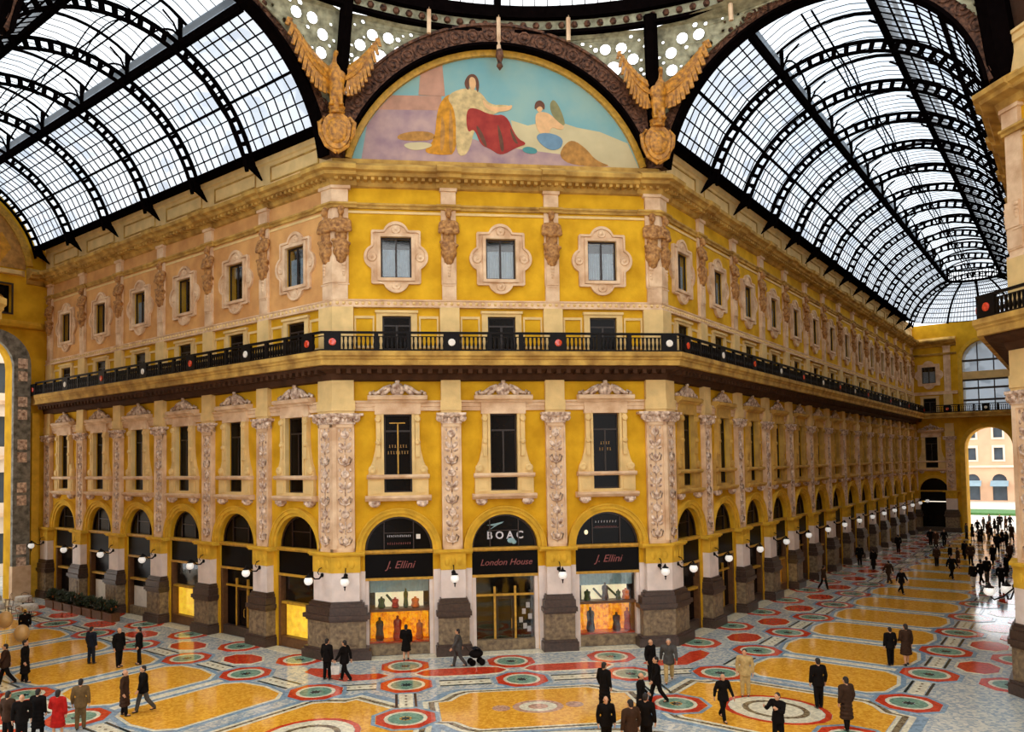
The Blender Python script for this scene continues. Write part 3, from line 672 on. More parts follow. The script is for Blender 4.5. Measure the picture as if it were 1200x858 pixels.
for u, nm in ((-7.52, 'corner pier beside the short arcade'), (-2.53, 'first inner pier after the short arcade'), (2.53, 'first inner pier before the long arcade'), (7.52, 'corner pier beside the long arcade')): lamp(MF, u, f'globe lamp on iron bracket, octagon facade, {nm}')
for i, (u, k) in enumerate(pilL): lamp(ML, u-(.48 if k == 'R' else 0), f'globe lamp on iron bracket, {ORD[i]} pier from the octagon, short arcade')
for i, (u, k) in enumerate(pilR): lamp(MR, u+(.48 if k == 'L' else 0), f'globe lamp on iron bracket, {ORD[i]} pier from the octagon, long arcade')

# ------------------------------------------------------------------ herm sculptures on the upper pilasters
mb = MB()
mb.ell((0, -.32, 21.02), (.16, .17, .2), 12, 8); mb.ell((0, -.44, 20.93), (.1, .1, .16), 8, 6)           # head, beard
mb.cap((0,-.26,20.9), .1, (0,-.24,20.7), .12); mb.cap((-.26,-.24,20.55), .17, (.26,-.24,20.55), .17)      # neck, shoulders
mb.ell((0,-.26,20.3), (.36, .24, .38), 12, 8); mb.ell((0,-.24,19.85), (.3, .22, .36), 12, 8)
for s in (-1, 1):
    mb.cap((s*.36,-.26,20.52), .13, (s*.42,-.36,20.12), .11); mb.cap((s*.42,-.36,20.12), .11, (-s*.12,-.5,20.0 if s > 0 else 20.14), .085)
    mb.ell((s*.16,-.42,20.42), (.15, .1, .13), 8, 6)
mb.ell((0,-.26,19.42), (.42, .26, .3), 12, 8); mb.ell((0,-.26,19.1), (.4, .27, .34), 12, 8); mb.cap((0,-.24,19.0), .32, (0,-.22,18.72), .24)
for s in (-1, 0, 1): mb.cap((s*.24,-.42,19.5), .07, (s*.12,-.42,18.85), .08)
mb.cap((-.38,-.36,19.6), .09, (.38,-.36,19.45), .09); mb.ell((0,-.2,21.22), (.24, .2, .1), 10, 6)
HERM = blob(mb, .035, 2, .5, 'herm_sculpture', 'herm')
for Wo, us in ((WF, (-7.65, -2.53, 2.53, 7.65)), (WL, [u-(.4 if k == 'R' else 0) for u, k in pilL]), (WR, [u+(.4 if k == 'L' else 0) for u, k in pilR])):
    for u in us: put('herm_sculpture', HERM, Wo, (u, .12, 0), label='carved bearded herm with crossed arms')

# ------------------------------------------------------------------ gilt eagles with shields at the octagon corners
def eagle(x, ang, label):
    o = put('eagle_sculpture', None, loc=(x*.968, -.8, 23.3), rz=0, label=label, cat='sculpture')
    o.scale = (1.12, 1, 1.06)
    mb = MB(); mb.ell((0,-.35,3.55), (.42, .36, .62), 12, 8); mb.ell((0,-.35,3.0), (.34, .3, .5), 10, 8); mb.cap((0,-.4,4.0), .2, (.04,-.5,4.35), .17); mb.ell((.04,-.56,4.42), (.17, .2, .17), 10, 7); mb.cap((.06,-.72,4.4), .06, (.07,-.84,4.32), .02)
    mb.ell((0,-.3,2.5), (.3, .16, .4), 10, 6)
    for s in (-1, 1): mb.cap((s*.16,-.4,2.9), .14, (s*.2,-.5,2.35), .08); mb.ell((s*.2,-.55,2.2), (.14, .16, .08), 8, 5)
    put('body', blob(mb, .06, 2, None, 'body', 'gilt'), o)
    for s in (-1, 1):
        mb = MB()
        for i in range(12):
            t = i/11; bx = s*(.3+1.4*t); bz = 3.75+1.5*t-.25*math.sin(PI*t)
            L = (1.0, 1.15, 1.25, 1.3, 1.3, 1.25, 1.2, 1.1, 1.0, .85, .7, .5)[i]
            ex, ez = bx+s*(.02+.22*t)*L, bz-L*(.98-.25*t)
            mb.quadbox([(bx-.09,-.2,bz),(bx+.09,-.2,bz+.04),(ex+.06,-.18-.01*i,ez),(ex-.06,-.18-.01*i,ez),(bx-.09,-.36,bz),(bx+.09,-.36,bz+.04),(ex+.06,-.28-.01*i,ez),(ex-.06,-.28-.01*i,ez)])
        mb.tube([(s*(.25+1.5*k/6), -.3, 3.7+1.55*k/6-.25*math.sin(PI*k/6)) for k in range(7)], [.2,.2,.19,.17,.14,.1,.04], 7)
        mb.tube([(s*(.3+1.2*k/5), -.32, 3.45+1.35*k/5-.25*math.sin(PI*k/5)) for k in range(6)], [.14,.15,.14,.12,.09,.04], 6)
        kk = 1.0 if s*x > 0 else .1; mb.v = [(a, b-kk*max(0, abs(a)-.25), c) for a, b, c in mb.v]
        mb.build('wing', 'gilt', o)
    mb = MB(); mb.plate([(.62*math.cos(a)*(1 if math.sin(a) > 0 else .9), 1.15+.82*math.sin(a)) for a in [2*PI*i/24 for i in range(24)]], [], .0, .3); mb.ell((0,-.28,1.15), (.45, .18, .6), 14, 8)
    for s in (-1, 1): mb.tube([(s*.5,-.2,1.75),(s*.72,-.2,1.5),(s*.66,-.2,1.0),(s*.45,-.2,.5),(0,-.2,.2)], [.09,.1,.1,.09,.1], 6)
    mb.build('shield', 'gilt', o)
    mb = MB(); mb.lathe([(.3,0),(.34,.1),(.3,.16),(.36,.3),(.1,.42),(.05,.5),(0,.5)], 10, (0,-.2,1.9)); mb.build('crown', 'gilt', o)
eagle(-8.0, -PI/8, 'gilt eagle with shield on the octagon corner beside the short arcade')
eagle(8.0, PI/8, 'gilt eagle with shield on the octagon corner beside the long arcade')

# ------------------------------------------------------------------ painted lunette
MZC, MRAD = 21.54, 7.45
LUN = [(-7.15, 23.6), (7.15, 23.6)]+[p for p in arcpts(0, MZC, MRAD, math.asin((23.6-MZC)/MRAD), PI-math.asin((23.6-MZC)/MRAD), 40)]
MB().plate([(-8, 23.1), (8, 23.1), (8, 25.2)]+arcpts(0, MZC, 8.7, math.asin(3.66/8.7), PI-math.asin(3.66/8.7), 30)+[(-8, 25.2)], [], -.5, -.12, True).build('lunette_wall', 'stucco', WF)
MUR = MB().plate(LUN, [], -.11, -.05).build('mural', 'mural_sky', label='large arched painting of two draped seated figures under a blue sky, above octagon facade', cat='painting')
def clip(pts):      # keep inside the lunette
    out = []
    for x, z in pts:
        z = max(z, 23.62); d = math.hypot(x, z-MZC)
        if d > MRAD-.03: k = (MRAD-.03)/d; x, z = x*k, MZC+(z-MZC)*k
        out.append((x, z))
    return out
def chaik(P):
    for _ in range(2): P = [q for i in range(len(P)) for q in ((P[i][0]*.75+P[(i+1) % len(P)][0]*.25, P[i][1]*.75+P[(i+1) % len(P)][1]*.25), (P[i][0]*.25+P[(i+1) % len(P)][0]*.75, P[i][1]*.25+P[(i+1) % len(P)][1]*.75))]
    return P
def pic(name, pts, c, lay):
    if name not in ('haze', 'terrace', 'parapet', 'column', 'ground'): pts = chaik(pts)
    MB().plate(clip(pts), [], -.05, -.05+.006*lay).build(name, c, MUR)
def mp(x, y): return ((x/1200*340+420-579)/24.0-.05, 23.6+(470-y)/494*140/24.0)   # crop px of the lunette to metres
def pp(name, L, c, lay): pic(name, [mp(*q) for q in L], c, lay)
pp('haze', [(690,300),(800,270),(900,300),(1000,315),(1120,360),(1200,470),(640,470),(620,280)], 'mural_haze', 1)
pp('terrace', [(0,470),(-20,300),(60,240),(330,240),(340,330),(640,420),(700,470)], 'mural_ground', 1)
pp('parapet', [(60,250),(120,190),(330,190),(330,250)], 'mural_stone', 2)
pp('column', [(235,190),(240,100),(255,75),(335,60),(345,190)], 'mural_stone', 3)
pp('ground', [(380,470),(440,410),(640,400),(860,420),(1060,470)], 'mural_ground', 2)
pp('cloak', [(245,430),(300,380),(310,250),(345,185),(390,180),(395,430),(330,440)], 'mural_yellow', 3)
pp('gown', [(345,190),(420,150),(490,160),(530,220),(600,215),(625,225),(560,250),(470,300),(440,435),(385,440),(390,250)], 'mural_cream', 4)
pp('red_drapery', [(430,250),(460,230),(540,265),(600,255),(640,355),(690,378),(640,395),(575,435),(530,405),(490,390),(465,320),(435,345)], 'mural_red', 5)
for q in ([(470,300),(500,340),(520,400),(505,395),(480,345)], [(560,290),(580,340),(590,410),(575,420),(565,350)], [(610,300),(640,360),(650,385),(625,370)]): pp('fold', q, 'mural_brown', 6)
for q in ([(330,260),(345,330),(335,420),(320,420),(325,330)], [(365,220),(378,320),(372,430),(360,430),(358,320)]): pp('fold', q, 'mural_scrub', 4.5)
pp('arm', [(500,190),(530,230),(600,225),(628,212),(620,240),(540,250),(505,225)], 'mural_skin', 5)
pp('face', [(446,105),(470,105),(476,140),(460,165),(446,145)], 'mural_skin', 6)
pp('hair', [(430,150),(425,125),(445,92),(475,92),(490,130),(482,175),(474,150),(470,108),(448,108),(445,165)], 'mural_brown', 5)
pp('wing_shape', [(785,200),(805,180),(835,230),(855,300),(815,280),(790,240)], 'mural_olive', 3)
pp('torso', [(725,240),(780,240),(820,280),(850,300),(830,315),(790,300),(780,335),(740,335),(722,290)], 'mural_skin', 4)
pp('second_hair', [(720,235),(722,200),(745,188),(765,205),(762,235),(745,210)], 'mural_brown', 5)
pp('second_face', [(728,205),(752,200),(758,225),(742,245),(728,230)], 'mural_skin', 4)
pp('blue_cloth', [(720,340),(770,325),(840,345),(835,390),(790,405),(745,380)], 'mural_blue', 5)
pp('cushion', [(660,400),(690,388),(730,400),(725,420),(680,420)], 'mural_teal', 5)
pp('scrub', [(840,380),(880,350),(940,390),(980,440),(1060,465),(880,465),(820,430)], 'mural_scrub', 3)
pp('still_life', [(145,360),(220,340),(300,345),(300,380),(150,385)], 'mural_scrub', 3)
pp('white_cloth', [(170,395),(260,385),(300,400),(230,425),(180,415)], 'mural_haze', 4)
MB().arc(0, MZC, MRAD-.02, MRAD+.28, .28, PI-.28, -.1, .14, 44).build('frame', 'gold_trim', MUR)
# ornate iron arch over the painting
trn = [0]
def iron_arch(name, Mx, cu, cz, r0, r1, a0, a1, v0, v1, label, nb):
    trn[0] += 1; o = put('trim_%d' % trn[0], None, kind='structure', label=label, cat='arch'); o.matrix_world = Mx
    MB().arc(cu, cz, r0+.14, r1-.12, a0, a1, v0, v1-.12, 48).build('arch_band', 'iron_ornate', o)
    MB().arc(cu, cz, r0, r0+.14, a0, a1, v0, v1, 48).build('inner_rib', 'iron', o)
    MB().arc(cu, cz, r1-.12, r1, a0, a1, v0, v1, 48).build('outer_rib', 'iron_ornate', o)
    rm = (r0+r1)/2; w = (r1-r0)*.3
    ros = MB().lathe([(w,0),(w*.95,.06),(w*.75,.06),(w*.7,.02),(w*.4,.03),(w*.35,.1),(0,.12)], 10, (0,0,0), 'y').mesh('rosette', 'iron_ornate')
    lf = MB().ell((0,0,0), (.1, .06, w*.7), 6, 5).mesh('leaf_boss', 'iron_ornate')
    for i in range(nb):
        a = a0+(a1-a0)*(i+.5)/nb; put('rosette', ros, o, (cu+rm*math.cos(a), -v1+.12, cz+rm*math.sin(a)))
        a = a0+(a1-a0)*(i+1)/nb
        if i < nb-1: put('leaf_boss', lf, o, (cu+rm*math.cos(a), -v1+.12, cz+rm*math.sin(a)), (0, PI/2-a, 0))
    return o
iron_arch('iron_arch', MF, 0, MZC, 7.72, 8.8, .34, PI-.34, .1, .62, 'ornate dark iron arch with rosettes above the painted lunette', 24)
VC, VZ, VR = W/2, 22.65, 6.9                # vault axis, centre height and radius
def arm_arch(Mx, sgn, label):
    # stands across the mouth of the arcade: local frame turned so that u runs across the arcade
    Mx2 = Mx @ Matrix.Rotation(-PI/2 if sgn > 0 else PI/2, 4, 'Z')
    cu = VC if sgn > 0 else -VC
    return iron_arch('iron_arch', Mx2, cu, VZ, VR-.2, VR+.95, .13, PI-.13, -.35, .35, label, 22)
arm_arch(MR, 1, 'ornate dark iron arch with rosettes at the mouth of the long arcade')
arm_arch(ML, -1, 'ornate dark iron arch with rosettes at the mouth of the short arcade')

# ------------------------------------------------------------------ iron and glass barrel vaults
def vault(Mx, sgn, ribs, t0, t1, label, nper=8):
    root = put('ceiling', None, kind='structure', label=label, cat='vault'); root.matrix_world = Mx
    def P(t, a, r): return (sgn*t, -(VC-r*math.cos(a)), VZ+r*math.sin(a))
    D = PI/180; A0, A1, NR = 19*D, 68*D, 9; da = (A1-A0)/NR
    # ribs
    mb = MB(); n = 30; wd = .1
    def chord(ra, rb, a0, a1, n):
        for i in range(n):
            b0, b1 = a0+(a1-a0)*i/n, a0+(a1-a0)*(i+1)/n
            mb.quadbox([Vector(P(0, b0, ra))-Vector((wd,0,0)), Vector(P(0, b0, ra))+Vector((wd,0,0)), Vector(P(0, b0, rb))+Vector((wd,0,0)), Vector(P(0, b0, rb))-Vector((wd,0,0)),
                        Vector(P(0, b1, ra))-Vector((wd,0,0)), Vector(P(0, b1, ra))+Vector((wd,0,0)), Vector(P(0, b1, rb))+Vector((wd,0,0)), Vector(P(0, b1, rb))-Vector((wd,0,0))])
    chord(6.76, 6.88, 12*D, 168*D, 44); chord(6.28, 6.39, 12*D, 168*D, 44)
    for i in range(31):
        a = (14+152*i/30)*D; chord(6.34, 6.8, a-.014, a+.014, 1)
    for s in (0, 1):     # pointed foot brackets
        q = [(7, 6.95), (14, 6.95), (20, 6.5), (14, 6.45)]
        pts = [P(0, (k if s == 0 else 180-k)*D, r) for k, r in q]
        z0 = 23.75; v0 = .2 if s == 0 else W-.2
        tip = (0, -v0, z0)
        mb.quadbox([(p[0]-.07, p[1], p[2]) for p in (tip, pts[1], pts[2], pts[3])]+[(p[0]+.07, p[1], p[2]) for p in (tip, pts[1], pts[2], pts[3])])
    RIB = mb.mesh('rib', 'iron')
    # raised lantern rib
    HB = 2.54; ZB = 29.05; ZE = 30.0; RC = (3.0**2+.95**2)/(2*.95); RZ = ZE+.95-RC
    def Q(t, x, dz=0): return (sgn*t, -(VC+x), RZ+math.sqrt(RC*RC-x*x)+dz)
    mb = MB(); mb.tube([Q(0, -3.0+6*i/12) for i in range(13)], .09, 4)
    LRIB = mb.mesh('lantern_rib', 'iron')
    mb = MB()
    for s in (-1, 1):
        mb.box(-.09, .09, -(VC+s*HB)-.09, -(VC+s*HB)+.09, ZB, ZE+.25)
        mb.tube([(0, -(VC+s*HB), ZB+.15), (0, -(VC+s*(HB-.35)), ZB+.85), (0, -(VC+s*(HB-.9)), ZB+1.25)], .06, 4)
    POST = mb.mesh('lantern_post', 'iron')
    for t in ribs: put('rib', RIB, root, (sgn*t, 0, 0)); put('lantern_rib', LRIB, root, (sgn*t, 0, 0)); put('lantern_post', POST, root, (sgn*t, 0, 0))
    xa, xb = sorted((sgn*t0, sgn*t1))
    def purlin(a, r, w, h, name):
        mb = MB(); c = Vector(P(0, a, r)); f = (c-Vector((0, -VC, VZ))).normalized()*h/2; e = Vector((1,0,0)).cross(f).normalized()*w/2
        mb.quadbox([Vector((xa,0,0))+c-e-f, Vector((xa,0,0))+c+e-f, Vector((xa,0,0))+c+e+f, Vector((xa,0,0))+c-e+f, Vector((xb,0,0))+c-e-f, Vector((xb,0,0))+c+e-f, Vector((xb,0,0))+c+e+f, Vector((xb,0,0))+c-e+f])
        mb.build(name, 'iron', root)
    for side in (0, 1):
        for i in range(NR+1):
            a = A0+da*i; a = a if side == 0 else PI-a
            big = i in (4,); purlin(a, 6.84, .13 if big else .06, .2 if big else .06, 'purlin')
        s = -1 if side == 0 else 1
        MB().box(xa, xb, -(VC+s*(VC-.2)) if s < 0 else -(VC+s*(VC-.2)), -(VC+s*(VC-1.0)), 24.86, 24.94).build('gutter', 'iron', root)
        MB().box(xa, xb, -(VC+s*HB)-.12, -(VC+s*HB)+.12, ZB-.28, ZB+.12).build('side_beam', 'iron', root)
        MB().box(xa, xb, -(VC+s*3.0)-.07, -(VC+s*3.0)+.07, ZE-.1, ZE+.08).build('lantern_eave', 'iron', root)
        MB().box(xa, xb, -(VC+s*(HB+.06))-.02, -(VC+s*(HB+.06))+.02, ZB+.1, ZB+.75).build('vent_glazing', 'vent_glass', root)
    for x in (-.22, .22): MB().tube([(xa, -(VC+x), VZ+6.45), (xb, -(VC+x), VZ+6.45)], .05, 4).build('ridge_rod', 'iron', root)
    # arched braces along the lantern
    ends = [t for t in ribs]
    brm = {}
    for i in range(len(ends)-1):
        L = ends[i+1]-ends[i]; key = round(L, 2)
        if key not in brm:
            mb = MB()
            for s in (-1, 1):
                pts = [(sgn*L*k/10, -(VC+s*(HB-.1)), ZB+.35+1.0*math.sin(PI*k/10)**.7) for k in range(11)]; mb.tube(pts, .055, 4)
                pts = [(sgn*L*k/10, -(VC+s*.22), VZ+6.45-.0+.75*math.sin(PI*k/10)) for k in range(11)]; mb.tube(pts, .035, 4)
            brm[key] = mb.mesh('lantern_brace', 'iron')
        put('lantern_brace', brm[key], root, (sgn*ends[i], 0, 0))
    # glazing: the panes nearest the octagon one by one, the rest together
    pw = (t1-t0)/round((t1-t0)/(BL/nper))
    ph = 6.9*math.sin(da/2); pm_ = MB(); pm_.v = [(-pw*.5, 0, -ph), (pw*.5, 0, -ph), (pw*.5, 0, ph), (-pw*.5, 0, ph)]; pm_.f = [(0, 1, 2, 3)]; pane = pm_.mesh('pane', 'roof_glass')
    rest = MB(); bars = MB(); lant = MB(); count = 0
    nt_ = int(round((t1-t0)/pw))
    for j in range(nt_):
        t = t0+(j+.5)*(t1-t0)/nt_; tb = t0+j*(t1-t0)/nt_
        for side in (0, 1):
            for i in range(NR):
                a = A0+da*(i+.5); a = a if side == 0 else PI-a
                c = P(t, a, 6.9)
                if side == 0 and count < 297:
                    put('pane', pane, root, c, (a, 0, 0)); count += 1
                else:
                    a_, b_ = a-da*.5, a+da*.5
                    p0, p1 = Vector(P(t, a_, 6.9)), Vector(P(t, b_, 6.9)); ex = Vector((pw*.5, 0, 0)); b = len(rest.v)
                    rest.v += [tuple(p0-ex), tuple(p0+ex), tuple(p1+ex), tuple(p1-ex)]; rest.f.append((b, b+1, b+2, b+3))
            # glazing bar along the arc
            for i in range(3):
                a0_, a1_ = A0+(A1-A0)*i/3, A0+(A1-A0)*(i+1)/3
                if side: a0_, a1_ = PI-a0_, PI-a1_
                p0, p1 = Vector(P(tb, a0_, 6.9)), Vector(P(tb, a1_, 6.9)); e = Vector((.028, 0, 0))
                bars.quadbox([p0-e, p0+e, p0+e-(p0-Vector((p0.x,-VC,VZ)))*.006, p0-e-(p0-Vector((p0.x,-VC,VZ)))*.006, p1-e, p1+e, p1+e-(p1-Vector((p1.x,-VC,VZ)))*.006, p1-e-(p1-Vector((p1.x,-VC,VZ)))*.006])
        # lantern glass strip
        for i in range(6):
            x0, x1 = -3.0+i, -2.0+i; b = len(lant.v)
            for (dt, x) in ((-.5, x0), (.5, x0), (.5, x1), (-.5, x1)): lant.v.append(Q(t+dt*pw, x, .06))
            lant.f.append((b, b+1, b+2, b+3))
            bars.tube([Q(tb, x0, .05), Q(tb, x1, .05)], .025, 3, caps=False)
    lant.build('lantern_glazing', 'lantern_glass', root, kind='stuff'); rest.build('glazing', 'roof_glass', root, kind='stuff'); bars.build('glazing_bars', 'iron', root, kind='stuff')
    return root, Q, ZB, ZE
ribsL = [.26+BL*k for k in range(1, 7)]; ribsR = [.17+BR*k for k in range(1, 14)]
vault(ML, -1, ribsL, .4, TL, 'iron and glass barrel vault over the short arcade')
TE = 65.2                                  # the long vault ends in a half dome
VRO, VQ, VZB, VZE = vault(MR, 1, ribsR, .4, TE, 'iron and glass barrel vault over the long arcade')
def half_dome():
    root = put('ceiling', None, kind='structure', label='glazed half dome closing the far end of the long arcade', cat='vault'); root.matrix_world = MR
    cx = TE; sc = (TR-TE-.1)/6.9
    def P(az, el, r): return (cx+r*math.cos(el)*math.cos(az)*sc, -(VC-r*math.cos(el)*math.sin(az)), VZ+r*math.sin(el))
    D = PI/180; g = MB()
    for k in range(7):
        az = (-90+30*k)*D
        MB().tube([P(az, (18+50*i/10)*D, 6.8) for i in range(11)], .13, 4).build('rib', 'iron', root)
    for i in range(11):
        el = (19+49*i/10)*D
        MB().tube([P((-90+180*k/24)*D, el, 6.85) for k in range(25)], .05, 4).build('purlin', 'iron', root)
    bars = MB()
    for k in range(60):
        az0, az1 = (-90+3*k)*D, (-90+3*k+2.7)*D
        for i in range(5):
            e0, e1 = (19+9.8*i)*D, (19+9.8*(i+1))*D; b = len(g.v)
            g.v += [P(az0, e0, 6.9), P(az1, e0, 6.9), P(az1, e1, 6.9), P(az0, e1, 6.9)]; g.f.append((b, b+1, b+2, b+3))
        bars.tube([P((-90+3*k+2.85)*D, (19+49*i/4)*D, 6.88) for i in range(5)], .03, 3, caps=False)
    g.build('glazing', 'roof_glass', root, kind='stuff'); bars.build('glazing_bars', 'iron', root, kind='stuff')
    # glazed drum of the lantern end
    dr = MB(); fr = MB()
    for k in range(24):
        a0, a1 = (-90+7.5*k)*D, (-90+7.5*k+6.6)*D
        for z0, z1 in ((29.1, 29.6), (29.7, 30.2)):
            b = len(dr.v); dr.v += [(cx+2.6*math.cos(a)*sc, -(VC-2.6*math.sin(a)), z) for a, z in ((a0, z0), (a1, z0), (a1, z1), (a0, z1))]; dr.f.append((b, b+1, b+2, b+3))
        fr.tube([(cx+2.6*math.cos(a0)*sc, -(VC-2.6*math.sin(a0)), 29.0), (cx+2.6*math.cos(a0)*sc, -(VC-2.6*math.sin(a0)), 30.3)], .05, 4)
    for z, r in ((29.0, .16), (29.65, .06), (30.25, .12)): fr.tube([(cx+2.6*math.cos((-90+7.5*k)*D)*sc, -(VC-2.6*math.sin((-90+7.5*k)*D)), z) for k in range(25)], r, 5)
    dr.build('drum_glazing', 'dome_glass', root, kind='stuff'); fr.build('drum_frame', 'iron', root)
    top = MB(); c0 = (cx, -VC, 30.95)
    for k in range(24):
        a0, a1 = (-90+7.5*k)*D, (-90+7.5*(k+1))*D; b = len(top.v)
        top.v += [c0]+[(cx+3*math.cos(a)*sc, -(VC-3*math.sin(a)), 30.15) for a in (a0, a1)]; top.f.append((b, b+1, b+2))
    top.build('lantern_cap', 'roof_glass', root)
half_dome()

# ------------------------------------------------------------------ dome over the octagon
RD = 18.0
DO = put('ceiling', None, loc=OCT, kind='structure', label='great glass and iron dome over the octagon', cat='dome')
def ringpts(r, z, n=96): return [(r*math.sin(2*PI*i/n), r*math.cos(2*PI*i/n), z) for i in range(n)]
def ringbox(name, r0, r1, z0, z1, ma, n=96):
    mb = MB()
    for i in range(n):
        a0, a1 = 2*PI*i/n, 2*PI*(i+1)/n
        c = [(r0, a0), (r1, a0), (r1, a1), (r0, a1)]
        mb.quadbox([(r*math.sin(a), r*math.cos(a), z0) for r, a in c]+[(r*math.sin(a), r*math.cos(a), z1) for r, a in c])
    return mb.build(name, ma, DO)
ringbox('lower_ring', RD-.15, RD+.2, 29.95, 30.12, 'iron'); ringbox('frieze_ring', RD-.02, RD+.12, 30.12, 30.62, 'lattice'); ringbox('upper_ring', RD-.35, RD+.2, 30.62, 31.2, 'iron')
mb = MB(); n = 180
for i in range(n):
    a = 2*PI*i/n; mb.ell(((RD-.06)*math.sin(a), (RD-.06)*math.cos(a), 30.37), (.18, .18, .17), 6, 4)
mb.build('frieze_bosses', 'iron_ornate', DO, kind='stuff')
def DP(a, k): 
    e = k*PI/2*.86; r = RD*math.cos(e); return (r*math.sin(a), r*math.cos(a), 31.2+12.5*math.sin(e))
NM = 184
rest = MB(); bars = MB()
dpane = None
for i in range(NM):
    a0, a1 = 2*PI*(i+.05)/NM, 2*PI*(i+.95)/NM
    for j in range(6):
        k0, k1 = j/6+.004, (j+1)/6-.004
        am = (a0+a1)/2; dd = (am+PI) % (2*PI)-PI
        if j == 0 and abs(dd) < .6:
            mb = MB(); q = [Vector(DP(a0, k0)), Vector(DP(a1, k0)), Vector(DP(a1, k1)), Vector(DP(a0, k1))]; mb.v = [tuple(x) for x in q]; mb.f = [(0,1,2,3)]
            put('pane', mb.mesh('pane', 'dome_glass'), DO)
        else:
            b = len(rest.v); rest.v += [DP(a0, k0), DP(a1, k0), DP(a1, k1), DP(a0, k1)]; rest.f.append((b, b+1, b+2, b+3))
    a = 2*PI*i/NM; bars.tube([DP(a, k/6) for k in range(7)], .03, 3, caps=False)
rest.build('glazing', 'dome_glass', DO, kind='stuff'); bars.build('glazing_bars', 'iron', DO, kind='stuff')
for k in range(1, 6):
    MB().tube([DP(2*PI*i/64, k/6) for i in range(64)], .1, 4, close=True).build('dome_hoop', 'iron', DO)
a_c = math.atan2(8, 8+W*S)                 # direction of the octagon corners
ribA = [0, PI/4, -PI/4, PI/2, -PI/2, PI]+[s*a_c for s in (-1, 1)]+[s*(PI/2-a_c) for s in (-1, 1)]
for a in ribA: MB().tube([DP(a, k/10) for k in range(11)], .2, 5).build('dome_rib', 'iron', DO)
def octr(a):
    a = abs((a+PI) % (2*PI)-PI); d = 8+W*S
    q = [d/math.cos(a) if math.cos(a) > 1e-6 else 99]
    n2 = (math.sin(PI/4), math.cos(PI/4)); # plane of the arcade mouth
    dist = (8*n2[0]+d*n2[1]); c = math.cos(a-PI/4)
    q.append(dist/c if c > 1e-6 else 99); return min(q)
ZP0, ZP1 = 23.6, 30.1
def pend(a, z, off=0.): 
    s = max(0, min(1, (z-ZP0)/(ZP1-ZP0))); r = octr(a)*(1-s)+(RD+.05)*s-off
    return (r*math.sin(a), r*math.cos(a), z)
# front corner posts rising from the eagles and slim struts above the arches
for s, nm in ((-1, 'L'), (1, 'R')):
    MB().tube([pend(s*a_c, z, .12) for z in (25.5, 27, 28.5, 30.4)], .33, 6).build('corner_post', 'iron', DO)
for s in (-1, 1): MB().tube([pend(s*(PI/2-a_c), z, -.1) for z in (23.5, 27, 28.5, 30.4)], .55, 6).build('corner_post', 'iron', DO)  # thicker posts added to cover the sky gap at the outer corners
for a, z0 in ((0, 28.5), (.31*.62, 29.5), (-.31*.62, 29.5), (.62, 29.2), (-.62, 29.2)):
    MB().tube([pend(a, z, .3) for z in (z0, 29.6, 30.7)], .11, 6).build('strut', 'stone', DO)
MB().lathe([(.16,0),(.2,-.3),(.1,-.6),(.16,-.8),(.02,-1.0)], 8, pend(0, 28.9, .55)).build('pendant_boss', 'iron_ornate', DO)
# pierced iron pendentive panels
def pendentive(s, inner):
    """s side of the facade; inner=True above the painted arch, False above the arcade mouth"""
    aw = []
    if inner:
        a_lo, a_hi = .005, a_c-.005
        def zlow(a): x = octr(a)*math.sin(a); d = 8.8**2-x*x; return MZC+math.sqrt(max(d, 0)) if d > 0 else 24
    else:
        a_lo, a_hi = a_c+.005, PI/2-a_c-.005
        def zlow(a):
            # distance along the mouth from the corner
            r = octr(a); p = Vector((r*math.sin(a), r*math.cos(a)-(8+W*S))); v = ((p.x-8)**2+p.y**2)**.5
            d = (VR+.95)**2-(v-VC)**2; return VZ+math.sqrt(d) if d > 0 else 24
    K = 18.2
    n = 16 if inner else 40; low = [(a_lo+(a_hi-a_lo)*i/n) for i in range(n+1)]
    outer = [(a*K, max(24.0, min(zlow(a)-.75, 29.9))) for a in low]+[(a_hi*K, 29.98), (a_lo*K, 29.98)]
    holes = []
    def inside(x, z, r):
        if not (a_lo*K+r+.03 < x < a_hi*K-r-.03 and z+r < 29.94): return False
        return all(z-r-.03 > max(24, zlow((x+dx)/K)-.75) for dx in (-r, 0, r))
    def circ(x, z, r, n=10): holes.append([(x+r*math.cos(2*PI*i/n), z+r*math.sin(2*PI*i/n)) for i in range(n)])
    cen = a_hi*K-1.72 if inner else a_lo*K+1.72; cz = 28.4
    placed = []
    def tryc(x, z, r, n=10):
        if inside(x, z, r) and all(math.hypot(x-a, z-b) > r+c+.045 for a, b, c in placed): circ(x, z, r, n); placed.append((x, z, r))
    for cen in ((cen,) if inner else (cen, a_hi*K-1.72)):
      tryc(cen, cz, .36, 12)
      for i in range(8): tryc(cen+1.0*math.cos(2*PI*i/8+PI/8), cz+1.0*math.sin(2*PI*i/8+PI/8), .27, 10)
    rnd = random.Random(5)
    for i in range(420): tryc(rnd.uniform(a_lo*K, a_hi*K), rnd.uniform(24.2, 29.9), rnd.choice((.13, .1, .08, .07)), 6)
    mb = MB(); mb.plate(outer, holes, 0, .01)
    # subdivide long triangles is not needed: the panel is nearly flat; bend onto the pendentive
    v2 = []
    for (x, y, z) in mb.v: p = pend(s*x/K, z, -.42 if y < -.005 else -.34); v2.append(p)
    mb.v = v2; mb.build('pierced_panel', 'lattice', DO)
for s in (-1, 1): pendentive(s, True); pendentive(s, False)

